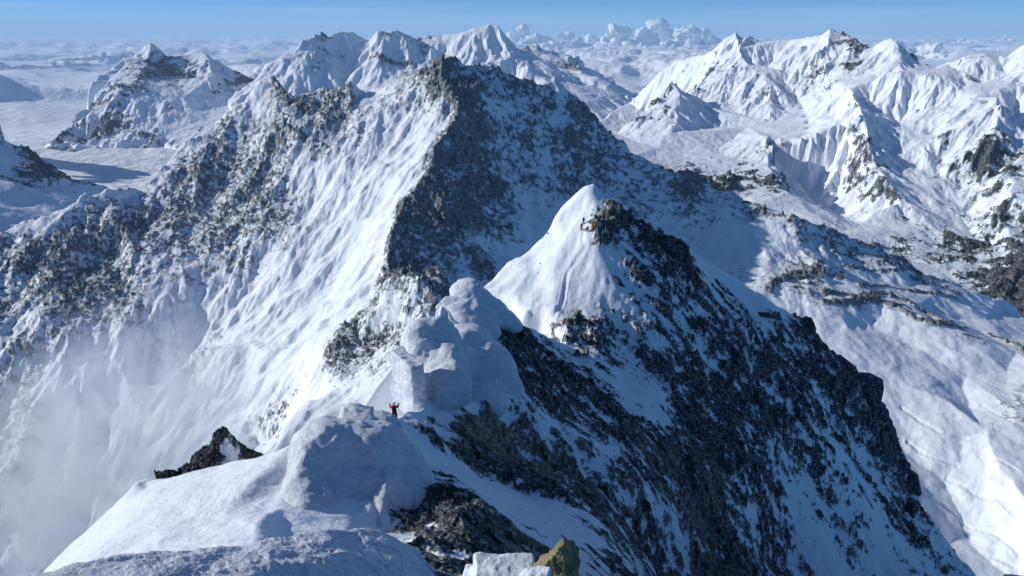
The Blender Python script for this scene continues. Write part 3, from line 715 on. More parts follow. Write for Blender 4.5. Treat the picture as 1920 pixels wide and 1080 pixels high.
# ------------------------------------------------------------------ sea of cloud
def cloud_material(name, unit, col=(.9, .91, .93)):
    m, nt, b = new_mat(name)
    g = nt.nodes.new('ShaderNodeNewGeometry')
    n = node_noise(nt, g.outputs['Position'], 4 / unit, 8, .6)
    nt.links.new(node_mix(nt, n, tuple(c * .9 for c in col), col), b.inputs['Base Color'])
    b.inputs['Roughness'].default_value = 1.0
    b.inputs['Specular IOR Level'].default_value = 0.0
    bp = nt.nodes.new('ShaderNodeBump'); bp.inputs['Distance'].default_value = unit * .12; bp.inputs['Strength'].default_value = .6
    nt.links.new(n, bp.inputs['Height']); nt.links.new(bp.outputs[0], b.inputs['Normal'])
    return m
m_cloud = cloud_material('cloud', 1500)
def cloud_sea():
    t = np.linspace(R(-46), R(46), 520)
    r = np.geomspace(7500, 260000, 330)
    T, RR = np.meshgrid(t, r)
    X, Y = RR * np.sin(T), RR * np.cos(T)
    far = sstep(13000, 24000, RR)
    wx, wy = X + 3500 * fbm(X / 9000, Y / 9000, 3, 71), Y + 3500 * fbm(X / 9000, Y / 9000, 3, 73)
    cov = fbm(wx / 21000 + 3, wy / 15000, 4, 9, .55)
    b1 = 1 - 2 * np.abs(fbm(wx / 5200, wy / 4200, 6, 5, .58))
    b3 = 1 - 2 * np.abs(fbm(wx / 2000, wy / 1500, 5, 15, .6))
    Z = -2010 - 460 * sstep(12500, 26000, RR) + far * (sstep(-.25, .35, cov) * (260 + b1 * 640 + b3 * 170)) + (1 - far) * (b3 * 60 + b1 * 90 + 110) + cov * 240 * far
    return mesh_from_grid('cloud_sea', X, Y, Z, np.ones(X.shape, bool), {}, m_cloud)
cloud_sea()


# ------------------------------------------------------------------ small helpers for things
def link(ob, parent=None):
    scene.collection.objects.link(ob)
    if parent is not None:
        ob.parent = parent
    return ob

def tag(ob, label, cat, group=None):
    ob['label'] = label; ob['category'] = cat
    if group: ob['group'] = group
    return ob

def put(ob, p, rot=(0, 0, 0), sc=1.0):
    ob.location = p; ob.rotation_euler = rot
    ob.scale = (sc, sc, sc) if isinstance(sc, (int, float)) else sc
    return ob

# ------------------------------------------------------------------ cumulus standing on the sea of cloud
def cloud_mesh(seed, w, h):
    rnd = random.Random(seed)
    bm = bmesh.new()
    for k in range(15):
        u = rnd.uniform(-1, 1)
        top = (1 - abs(u) ** 1.4) * rnd.uniform(.15, 1)
        rd = min(w, h) * rnd.uniform(.14, .24)
        if k < 6: u, top = (k - 2.5) / 2.6, .05
        mtx = Matrix.Translation((u * (w * .5 - rd), rnd.uniform(-.5, .5) * min(w * .3, rd), rd * .3 + top * (h - rd * 1.3))) @ Matrix.Diagonal((max(rd * rnd.uniform(1, 1.7), w * .15 if k < 6 else 0), rd * 1.3, rd * rnd.uniform(.7, 1.05), 1))
        bmesh.ops.create_icosphere(bm, subdivisions=3, radius=1, matrix=mtx)
    me = bpy.data.meshes.new('cumulus_cloud'); bm.to_mesh(me); bm.free()
    n = len(me.vertices)
    co = np.empty(n * 3, np.float32); me.vertices.foreach_get('co', co); co = co.reshape(-1, 3)
    no = np.empty(n * 3, np.float32); me.vertex_normals.foreach_get('vector', no); no = no.reshape(-1, 3)
    f = 1 / min(w, h * 1.6)
    q = 0
    for o, a in ((3, .03), (7, .045), (15, .035), (30, .02)):
        q = q + a * (np.abs(perlin3(co[:, 0] * f * o + seed, co[:, 1] * f * o, co[:, 2] * f * o, seed)) * 3 - .8)
    co = co + no * (q * min(w, h * 1.6))[:, None] * np.array([1, 1, .9])
    co[:, 2] = np.where(co[:, 2] < 0, co[:, 2] * .3, co[:, 2])
    me.vertices.foreach_set('co', co.astype(np.float32).ravel())
    me.polygons.foreach_set('use_smooth', np.ones(len(me.polygons), bool))
    me.materials.append(m_cumulus); me.update()
    return me
m_cumulus = cloud_material('cumulus', 5000, (.92, .93, .95))
CLOUDS = [  # px of centre, py of top, width px, height px, distance, label
    (975, 44, 46, 40, 88000, 'small white cloud right behind the far summit, leftmost of the cumulus bank'),
    (1022, 42, 58, 46, 86000, 'pale cumulus tower next right of the cloud behind the far summit'),
    (1062, 56, 56, 36, 74000, 'low puffy cloud in front of the two left towers of the cumulus bank'),
    (1110, 58, 60, 40, 82000, 'wide low cumulus in the dip between the towers of the bank'),
    (1158, 38, 50, 58, 80000, 'tall white cumulus tower left of the middle of the bank'),
    (1200, 30, 56, 62, 84000, 'tallest white cumulus tower, in the middle of the bank'),
    (1172, 66, 70, 34, 66000, 'broad foreground cloud under the tallest towers of the bank'),
    (1240, 34, 52, 60, 88000, 'white cumulus tower just right of the tallest one'),
    (1285, 36, 46, 58, 86000, 'slim cumulus tower second from the right end of the bank'),
    (1322, 34, 36, 50, 90000, 'rightmost slim tower of the cumulus bank, left of the right hand range'),
    (1252, 72, 80, 30, 62000, 'broad low cloud at the right foot of the cumulus bank'),
    (1100, 84, 90, 26, 56000, 'long flat cloud lying lowest in front of the bank'),
    (1020, 78, 70, 26, 60000, 'flat cloud low at the left foot of the bank beside the far ridge'),
    (1655, 72, 60, 50, 70000, 'grey white cloud rising left behind the shaded pyramid peak on the right'),
    (1715, 58, 84, 70, 72000, 'big cumulus directly behind the shaded pyramid peak on the right'),
    (1765, 68, 50, 50, 71000, 'cloud on the right flank of the big cumulus behind the pyramid peak'),
    (1818, 67, 24, 12, 90000, 'tiny isolated cloud floating in the blue right of the pyramid peak'),
    (1888, 66, 14, 9, 90000, 'smallest isolated puff of cloud near the right edge of the sky'),
    (1850, 86, 60, 18, 80000, 'flat cloud just above the ridge near the right edge'),
    (60, 104, 90, 22, 40000, 'low grey swell of cloud on the cloud sea at far left'),
    (190, 92, 60, 18, 52000, 'low white cloud heap on the cloud sea left of the west massif'),
    (330, 76, 70, 12, 95000, 'thin distant cloud heap on the horizon above the west massif')]
for k, (px, py, wp, hp, r, lab) in enumerate(CLOUDS):
    dist = r
    w, h = wp / F_PX * dist * 1.55, hp / F_PX * dist * .9
    top = at(px, py, r)
    ob = link(bpy.data.objects.new('cumulus_cloud', cloud_mesh(k * 7 + 3, w, h)))
    put(ob, (top.x, top.y, top.z - h * .95), (0, 0, -math.atan2(top.x, top.y)))
    tag(ob, lab, 'cloud', 'cumulus clouds on the horizon')

# ------------------------------------------------------------------ wind-built cornices on the crest
def grainy_snow(name='rimed_snow', fs=1.0, bump=.30):
    m, nt, b = new_mat(name)
    g = nt.nodes.new('ShaderNodeNewGeometry'); V = g.outputs['Position']
    n1 = node_noise(nt, V, 2.6 * fs, 7, .78); n2 = node_noise(nt, V, .6 * fs, 4, .6, .5)
    col = node_ramp(nt, node_math(nt, 'ADD', node_math(nt, 'MULTIPLY', n1, .7), node_math(nt, 'MULTIPLY', n2, .3)), [(.36, (.55, .58, .63)), (.50, (.78, .81, .86)), (.6, (.87, .90, .94))])
    nt.links.new(col, b.inputs['Base Color']); b.inputs['Roughness'].default_value = .6; b.inputs['Specular IOR Level'].default_value = .2
    bp = nt.nodes.new('ShaderNodeBump'); bp.inputs['Distance'].default_value = bump; bp.inputs['Strength'].default_value = .8
    nt.links.new(node_math(nt, 'ADD', n1, node_math(nt, 'MULTIPLY', n2, 1.5)), bp.inputs['Height']); nt.links.new(bp.outputs[0], b.inputs['Normal'])
    return m
m_rime = grainy_snow()
def surface_net(f, org, h):
    """closed mesh of the zero level of a sampled distance field (negative inside)"""
    ins = f < 0
    nx, ny, nz = f.shape
    cs = (nx - 1, ny - 1, nz - 1)
    acc = np.zeros(cs + (3,), np.float32); cnt = np.zeros(cs, np.float32)
    def sub(a, o): return a[o[0]:o[0] + cs[0], o[1]:o[1] + cs[1], o[2]:o[2] + cs[2]]
    for ax in range(3):
        o1, o2 = [k for k in range(3) if k != ax]
        for p in (0, 1):
            for q in (0, 1):
                a = [0, 0, 0]; a[o1] = p; a[o2] = q
                b = list(a); b[ax] = 1
                fa, fb = sub(f, a), sub(f, b)
                x = (fa < 0) != (fb < 0)
                t = np.where(x, fa / np.where(x, fa - fb, 1), 0)
                for k in range(3):
                    acc[..., k] += np.where(x, (t if k == ax else a[k]), 0)
                cnt += x
    act = cnt > 0
    idx = np.full(cs, -1, np.int64); n = int(act.sum()); idx[act] = np.arange(n)
    base = np.stack(np.nonzero(act), 1)
    V = (base + acc[act] / cnt[act][:, None]) * h + np.array(org)
    quads = []
    for ax in range(3):
        o1, o2 = [(1, 2), (2, 0), (0, 1)][ax]
        sl_a = [slice(1, -1)] * 3; sl_b = [slice(1, -1)] * 3
        sl_a[ax] = slice(0, -1); sl_b[ax] = slice(1, None)
        A, B = ins[tuple(sl_a)], ins[tuple(sl_b)]
        for flip, M in ((False, A & ~B), (True, ~A & B)):
            P = np.stack(np.nonzero(M), 1)
            if not len(P): continue
            P[:, o1] += 1; P[:, o2] += 1
            c = []
            for d1, d2 in ((1, 1), (0, 1), (0, 0), (1, 0)):
                Q = P.copy(); Q[:, o1] -= d1; Q[:, o2] -= d2
                c.append(idx[Q[:, 0], Q[:, 1], Q[:, 2]])
            if flip: c = c[::-1]
            quads.append(np.stack(c, 1))
    F = np.concatenate(quads)
    F = F[(F >= 0).all(1)]
    return V, F

def net_object(name, V, F, mat, loc, smooth=True):
    me = bpy.data.meshes.new(name)
    me.vertices.add(len(V)); me.vertices.foreach_set('co', V.astype(np.float32).ravel())
    me.loops.add(len(F) * 4); me.loops.foreach_set('vertex_index', F.astype(np.int32).ravel())
    me.polygons.add(len(F)); me.polygons.foreach_set('loop_start', np.arange(0, len(F) * 4, 4, dtype=np.int32))
    me.polygons.foreach_set('use_smooth', np.full(len(F), smooth))
    me.update(calc_edges=True); me.validate()
    me.materials.append(mat)
    ob = link(bpy.data.objects.new(name, me)); ob.location = loc
    return ob

def field_body(name, prims, mat, h, k, seed, label, cat, n_amp=.5, n_sc=.22, layer=.2, smooth=True, c0=None):
    """prims: (centre, half sizes, yaw, roll, kind) blended softly, then carved by noise"""
    c0 = c0 or sum((p[0] for p in prims), Vector()) / len(prims)
    lo = np.min([np.array(p[0] - c0) - max(p[1]) * 1.25 - n_amp for p in prims], axis=0)
    hi = np.max([np.array(p[0] - c0) + max(p[1]) * 1.25 + n_amp for p in prims], axis=0)
    ax = [np.arange(lo[i], hi[i] + h, h, dtype=np.float32) for i in range(3)]
    X, Y, Z = np.meshgrid(*ax, indexing='ij')
    f = None
    for c, sz, yaw, roll, kind in prims:
        Mi = (Matrix.Rotation(yaw, 3, 'Z') @ Matrix.Rotation(roll, 3, 'Y')).inverted()
        d = c - c0
        x, y, z = X - d.x, Y - d.y, Z - d.z
        u = Mi[0][0] * x + Mi[0][1] * y + Mi[0][2] * z
        v = Mi[1][0] * x + Mi[1][1] * y + Mi[1][2] * z
        w = Mi[2][0] * x + Mi[2][1] * y + Mi[2][2] * z
        if kind == 'b':
            r_ = min(sz) * .22
            qx, qy, qz = np.abs(u) - sz[0] + r_, np.abs(v) - sz[1] + r_, np.abs(w) - sz[2] + r_
            g = np.sqrt(np.maximum(qx, 0) ** 2 + np.maximum(qy, 0) ** 2 + np.maximum(qz, 0) ** 2) + np.minimum(np.maximum(qx, np.maximum(qy, qz)), 0) - r_
        else:
            l = np.sqrt((u / sz[0]) ** 2 + (v / sz[1]) ** 2 + (w / sz[2]) ** 2)
            l2 = np.sqrt((u / sz[0] ** 2) ** 2 + (v / sz[1] ** 2) ** 2 + (w / sz[2] ** 2) ** 2)
            g = l * (l - 1) / (l2 + 1e-6)
        if f is None: f = g
        else:
            hh = np.clip(.5 + .5 * (f - g) / k, 0, 1)
            f = f * (1 - hh) + g * hh - k * hh * (1 - hh)
    m = np.abs(f) < n_amp * 2 + 3 * h
    x, y, z = X[m], Y[m], Z[m]
    q = fbm3(x * n_sc, y * n_sc, z * n_sc * 1.3, 6, seed, .58) * 1.9
    q = q + layer * (1 - 2 * np.abs(fbm3(x * n_sc * .7, y * n_sc * .7, z * n_sc * 3.4, 3, seed + 40, .5)))
    f[m] += (q * n_amp).astype(f.dtype)
    f[0] = f[-1] = 1; f[:, 0] = f[:, -1] = 1; f[:, :, 0] = f[:, :, -1] = 1
    V, F = surface_net(f, lo, h)
    ob = net_object(name, V, F, mat, c0, smooth)
    return tag(ob, label, cat)

def cornice(lumps, label, h=.2, k=1.2, seed=1, amp=.6, sc=.2, layer=.25):
    pr = []
    for L in lumps:
        px, py, r, a, b_, c = L[:6]
        yaw = L[6] if len(L) > 6 else 0.0
        roll = L[7] if len(L) > 7 else 0.0
        pr.append((at(px, py, r), (a, b_, c), yaw, roll, 'b' if len(L) > 8 else 'e'))
    return field_body('cornice', pr, m_rime, h, k, seed, label, 'cornice', amp, sc, layer)
cornice([(650, 885, 45.5, 4.6, 3.4, 4.6, -.3, .1), (606, 868, 45, 2.4, 3.2, 3.6), (700, 872, 47, 3.6, 3, 4.0, .3, .35), (750, 905, 46.5, 3.2, 3, 3.0, 0, .6), (690, 960, 42, 5.2, 3.4, 3.4, 0, .15), (760, 950, 43, 3.0, 3, 2.8, 0, .5),
         (640, 982, 39, 3.4, 2.6, 1.9, .1, 0, 1), (600, 930, 40, 1.9, 1.6, .55, 0, .3), (574, 930, 41.5, 1.4, 3.4, 3.4), (570, 1000, 37, 1.6, 2.5, 2.4)],
        'largest bulging grey blue snow cornice, lower left of the raised arm climber', h=.17, k=2.0, seed=4, amp=.5, sc=.24)
cornice([(815, 650, 79, 4.0, 3.8, 4.4, 0, .15), (790, 662, 77, 2.6, 3.4, 4.6, 0, -.12), (806, 705, 74, 2.2, 3.0, 3.4, 0, -.3), (838, 730, 70, 3.2, 3.0, 3.2, 0, .3), (845, 690, 74, 2.4, 3, 3.6)],
        'tall rounded grey snow cornice standing right behind the sunlit snow plate', h=.24, k=2.2, seed=6, amp=.6, sc=.2)
cornice([(905, 692, 83, 5.4, 3.8, 4.6, 0, .6), (868, 656, 84, 2.2, 3.6, 3.4, -.5, .2), (856, 690, 79, 2.0, 3.4, 3.8, -.5, .2), (935, 732, 83, 4.4, 3.4, 3.4, 0, .8), (890, 748, 77, 4.6, 3.2, 2.6, 0, .3), (885, 640, 90, 4, 4, 2.5, 0, .5)],
        'smooth blue shaded snow bulge right of the tall rounded cornice', h=.26, k=1.6, seed=8, amp=.5, sc=.14)
cornice([(876, 549, 114, 3.3, 3.2, 2.9), (900, 568, 114, 4.6, 3, 2.6, 0, .65), (940, 594, 113, 4.8, 3.4, 2.2, 0, .6), (884, 596, 109, 5.4, 3.6, 3.0, 0, .3), (850, 584, 101, 2.6, 2.6, 1.9, -.3, 0, 1), (890, 612, 97, 4.6, 2.8, 2.2, 0, .4)],
        'small round headed snow knob with a squared step, at the foot of the snow pyramid', h=.26, k=2.0, seed=10, amp=.5, sc=.2)
cornice([(766, 722, 68, 1.0, 3.0, 4.0, .62, 0, 1)],
        'flat upright snow plate lit by the sun, directly behind the red climber', h=.15, k=.5, seed=14, amp=.4, sc=.35)
cornice([(668, 794, 50, 1.5, 1.4, 1.25, .2, .2, 1), (705, 797, 52, 2.4, 1.8, 1.2, 0, .2)],
        'low snow step with one bright corner left of the red climber', h=.14, k=.8, seed=16, amp=.25, sc=.5)
cornice([(722, 822, 48.5, .65, .6, .6, .3, .3, 1), (700, 822, 48.5, .9, .5, .3)],
        'little bright snow lump just below the red climber', h=.08, k=.3, seed=18, amp=.12, sc=1.2)

# ------------------------------------------------------------------ dark outcrop behind the snow shoulder
m_outcrop = alpine('black_outcrop', 8, [(.008, .009, .012), (.02, .021, .026), (.06, .06, .062)], kn=.6)
oc = build_terrain('rock_outcrop', m_outcrop, [
    dict(line=[(285,885,64,.9),(320,884,64,.9),(340,882,64,.9),(352,868,64,.9),(366,848,64,.9),(380,838,64,.9),(388,836,64,.9),(400,815,64,1.),(414,805,64,1.),(428,809,64,.9),(440,822,64,.9),(456,836,64,.9),(485,850,64,.8),(500,858,64,.8)], back=(1.5, 4), every=1),
], [(285,900,62.5,.9),(340,905,62,.9),(380,880,62,1.),(400,850,62.6,1.),(415,840,62.6,.4),(430,840,62.6,.1),(440,860,61.5,.1),(470,865,62,.9),(500,880,61.5,.8),(380,960,57,1.),(285,940,58,1.),(500,930,57,1.)],
    (280, 505, 850), (55, 70), (150, 130), 5, warp=.12, erode=.3, rough=.5, soft=0, seed=97, rockrough=1.4, a1=.3, a2=.5)
del oc['kind']
tag(oc, 'black craggy rock outcrop poking up behind the sunlit snow shoulder at lower left', 'rock outcrop')

# ------------------------------------------------------------------ loose rocks
def hull_rock(seed, n=13, flat=(1, .7, .45)):
    rnd = random.Random(seed)
    bm = bmesh.new()
    for k in range(n):
        v = Vector((rnd.gauss(0, 1), rnd.gauss(0, 1), rnd.gauss(0, 1))).normalized() * rnd.uniform(.75, 1.05)
        bm.verts.new((v.x * flat[0], v.y * flat[1], v.z * flat[2]))
    r = bmesh.ops.convex_hull(bm, input=bm.verts)
    bmesh.ops.delete(bm, geom=[g for g in r['geom_interior'] if isinstance(g, bmesh.types.BMVert)], context='VERTS')
    me = bpy.data.meshes.new('rock'); bm.to_mesh(me); bm.free()
    me.materials.append(m_rock)
    return me
m_rock = alpine('crag', 5, [(.007, .009, .014), (.024, .028, .038), (.09, .093, .10)], use_attr=False, base_rock=1.02, kn=.9, rock_bump=1.0)
rocks = [hull_rock(k, 12 + k % 5, (1, random.uniform(.5, .8), random.uniform(.35, .6))) for k in range(12)]
near = bpy.data.objects['near_ridge']
def rock_at(px, py, size, mesh=None, rot=None, sc=None, sink=.25, terr='near_ridge'):
    p = hit(terr, px, py)
    if p is None: return None
    ob = link(bpy.data.objects.new('rock', mesh or random.choice(rocks)), bpy.data.objects[terr])
    rt = rot or (random.uniform(.2, .7), random.uniform(.1, .6), random.uniform(-.9, -.2))
    s_ = sc or (size * random.uniform(.8, 1.3), size * random.uniform(.7, 1.1), size * random.uniform(.7, 1.1))
    put(ob, p - Vector((0, 0, size * sink)), rt, s_)
    return ob
rnd = random.Random(5)
REG = [  # regions of the near face: x0, y0, x1, y1, count, size as pixels
    (1100, 380, 1270, 470, 22, 9), (1260, 470, 1350, 620, 22, 10), (1150, 560, 1360, 760, 46, 9), (1380, 600, 1560, 760, 34, 11),
    (1540, 640, 1650, 780, 22, 12), (1600, 780, 1730, 950, 20, 10), (900, 600, 1010, 740, 18, 11), (1000, 640, 1200, 780, 22, 9),
    (1330, 780, 1470, 940, 18, 10), (1040, 790, 1260, 960, 26, 9), (780, 890, 900, 1010, 10, 13), (1480, 880, 1700, 1010, 16, 8), (1220, 880, 1380, 1070, 18, 9)]
for x0, y0, x1, y1, n, sp in REG:
    made = 0; tries = 0
    while made < n and tries < n * 12:
        tries += 1
        px, py = rnd.uniform(x0, x1), rnd.uniform(y0, y1)
        p = hit('near_ridge', px, py)
        if p is None: continue
        t, r, Z, rk = TERR['near_ridge']
        i = int(np.searchsorted(t, math.atan2(p.x, p.y))); j = int(np.searchsorted(r, math.hypot(p.x, p.y)))
        if rk[min(j, len(r) - 1), min(i, len(t) - 1)] < .12: continue
        size = sp / F_PX * p.length * rnd.choice((.5, .7, .9, 1.3, 2.4)) * .6
        if rock_at(px, py, size, sink=.45): made += 1
# the ones that stand out
for px, py, wpx, rot, flat, sink in [
    (1512, 606, 26, (.2, .5, -.4), (1.0, .9, 1.1), .5), (1432, 590, 34, (.3, .1, 0), (1.0, .5, .35), .15), (1590, 690, 34, (.1, .5, -.3), (1.2, .9, .8), .2),
    (1632, 722, 38, (.1, .9, -.2), (1.1, .9, 1.0), .3), (1638, 765, 34, (.1, 1.1, -.2), (1.3, .9, .9), .3), (1160, 526, 24, (.2, .6, -.4), (1.2, .7, .7), .2), (1205, 522, 30, (.2, .6, -.3), (1.2, .7, .8), .2),
    (1560, 650, 26, (.2, .6, -.4), (1.1, .8, .9), .2), (1250, 455, 30, (.2, .6, -.4), (1.3, .8, .8), .3), (945, 625, 20, (.2, .3, -.4), (1.1, .8, .9), .3), (1712, 900, 26, (.1, 1.1, -.2), (1.5, .8, .8), .3),
    (848, 918, 13, (.4, .3, .2), (1, .8, .9), .1), (1360, 870, 22, (.2, .6, -.3), (1.4, .7, .7), .3)]:
    p = hit('near_ridge', px, py)
    if p is None: continue
    s_ = wpx / F_PX * p.length * .8
    rock_at(px, py, s_, mesh=hull_rock(int(px * 3 + py), 22, (1, .9, .9)), rot=rot, sc=tuple(s_ * f for f in flat), sink=sink)
for px, py, sz in [(1028, 440, .55), (1013, 496, .5), (1010, 512, .45), (268, 893, .22), (118, 1013, .35), (822, 925, .4), (738, 965, .5), (652, 1013, .0)]:
    if sz: rock_at(px, py, sz, sink=.1)

# ------------------------------------------------------------------ snow block and ochre boulder at our feet
def solid(name, rings, mat, noise=.05, sub=3, parent=None, smooth=True, seed=1, nf=3.0):
    """closed body through rings of (x, y, z) corner lists from bottom to top"""
    bm = bmesh.new()
    vr = [[bm.verts.new(p) for p in ring] for ring in rings]
    n = len(vr[0])
    for a, b in zip(vr[:-1], vr[1:]):
        for k in range(n):
            bm.faces.new((a[k], a[(k + 1) % n], b[(k + 1) % n], b[k]))
    bm.faces.new(list(reversed(vr[0]))); bm.faces.new(vr[-1])
    bmesh.ops.triangulate(bm, faces=bm.faces[:])
    bmesh.ops.subdivide_edges(bm, edges=bm.edges[:], cuts=sub * 3, use_grid_fill=True)
    me = bpy.data.meshes.new(name); bm.normal_update()
    P = np.array([v.co[:] for v in bm.verts]); N = np.array([v.normal[:] for v in bm.verts])
    q = fbm3(P[:, 0] * nf, P[:, 1] * nf, P[:, 2] * nf, 5, seed, .6) + .6 * blocky(P[:, 0] * nf * 1.4 + P[:, 1] * nf, P[:, 2] * nf * 1.4, seed + 3) - .3
    P = P + N * (q * noise)[:, None]
    for v, p in zip(bm.verts, P): v.co = p
    bm.to_mesh(me); bm.free()
    me.materials.append(mat)
    if smooth: me.polygons.foreach_set('use_smooth', np.ones(len(me.polygons), bool))
    ob = link(bpy.data.objects.new(name, me), parent)
    return ob
def poly_body(name, outline, r_front, depth, mat, noise, seed, label, cat, nf=3.0, low=1.6, lean=0.0, smooth=True):
    """body whose near face has the given outline (photo px), with real depth behind it"""
    c = at(*outline[0], r_front)
    f = [at(x, y, r_front + lean * (1080 - y) / 100) for x, y in outline]
    org = sum(f, Vector()) / len(f)
    fwd = Vector((org.x, org.y, 0)).normalized()
    side = Vector((fwd.y, -fwd.x, 0))
    rings = []
    cc = org + fwd * depth * .5
    for sx, dd in ((.75, -.12), (1.0, 0.0), (1.0, .45), (.93, .8), (.7, 1.0)):
        ring = []
        for p in f:
            q = org + (p - org) * sx + fwd * depth * dd
            ring.append(tuple(q - cc))
        rings.append(ring)
    ob = solid(name, rings, mat, noise, seed=seed, nf=nf, smooth=smooth)
    ob.location = cc
    return tag(ob, label, cat)
m_block = grainy_snow('packed_snow_block', 6, .03)
pb = at(945, 1095, 8.6)
ds = .0098
field_body('snow_block', [(pb, (56 * ds, .30, 48 * ds), .05, .04, 'b'), (pb + Vector((-.15, .05, -.25)), (62 * ds, .34, .32), -.1, 0, 'b')], m_block, .022, .12, 3,
           'squared block of wind packed snow at the bottom edge beside the ochre boulder', 'snow block', .05, 2.2, .3)
def ochre_mat():
    m, nt, b = new_mat('ochre_limestone')
    tc = nt.nodes.new('ShaderNodeTexCoord')
    V = tc.outputs['Object']
    n1 = node_noise(nt, V, 5, 8, .7, .6); n2 = node_noise(nt, V, 24, 6, .65)
    col = node_ramp(nt, n1, [(.32, (.07, .06, .03)), (.45, (.20, .165, .075)), (.58, (.36, .29, .14)), (.72, (.48, .43, .30))])
    nt.links.new(node_mix(nt, node_math(nt, 'MULTIPLY', n2, .5), col, (.16, .14, .08)), b.inputs['Base Color'])
    b.inputs['Roughness'].default_value = .85
    bp = nt.nodes.new('ShaderNodeBump'); bp.inputs['Distance'].default_value = .06; bp.inputs['Strength'].default_value = .9
    nt.links.new(node_math(nt, 'ADD', n1, node_math(nt, 'MULTIPLY', n2, .3)), bp.inputs['Height']); nt.links.new(bp.outputs[0], b.inputs['Normal'])
    return m
m_ochre = ochre_mat()
def boulder():
    c0 = at(1038, 1075, 8.3)
    h = .016
    ax = [np.arange(-.62, .63, h), np.arange(-.5, .51, h), np.arange(-.8, .85, h)]
    X, Y, Z = np.meshgrid(*ax, indexing='ij')
    w = .035 * fbm3(X * 3, Y * 3, Z * 3, 3, 5)
    f = np.full(X.shape, -9.0)
    peak = np.array((.155, .02, .70))
    for nrm, p, off in [((-.72, -.15, .66), peak, 0), ((.86, -.05, .50), peak, 0), ((.1, .75, .65), peak, .02), ((-.15, -.93, .34), peak, .06), ((.5, -.8, .33), peak, .05), ((-.6, .6, .5), peak, .03),
                        ((1, -.1, -.05), (.40, 0, 0), 0), ((-1, -.2, .15), (-.42, 0, 0), 0), ((0, -1, .05), (0, -.30, 0), 0), ((0, 1, 0), (0, .3, 0), 0), ((-.8, -.5, .3), (-.30, -.2, .15), 0), ((0, 0, -1), (0, 0, -.7), 0)]:
        n = np.array(nrm) / np.linalg.norm(nrm)
        d = (X - p[0]) * n[0] + (Y - p[1]) * n[1] + (Z - p[2]) * n[2] - off
        f = np.maximum(f, d)
    m = np.abs(f) < .2
    x, y, z = X[m], Y[m], Z[m]
    q = fbm3(x * 3.5, y * 3.5, z * 3.5, 6, 9, .6) * .07 + (blocky(x * 6 + z * 2, z * 4 - y * 5, 3) - .4) * .045
    f[m] += q
    f[0] = f[-1] = 1; f[:, 0] = f[:, -1] = 1; f[:, :, 0] = f[:, :, -1] = 1
    V, F = surface_net(f, (ax[0][0], ax[1][0], ax[2][0]), h)
    return tag(net_object('boulder', V, F, m_ochre, c0), 'pointed ochre limestone boulder at the bottom edge of the frame, right of the snow block', 'boulder')
boulder()
pc_ = at(1010, 1078, 7.9)
sd = field_body('snow_drift', [(pc_, (.24, .16, .10), 0, -.5, 'e'), (pc_ + Vector((-.14, 0, -.12)), (.2, .2, .2), 0, 0, 'e')], m_block, .02, .08, 23,
           'small drift of bright snow caught against the left foot of the ochre boulder', 'snow drift', .05, 4, .2)

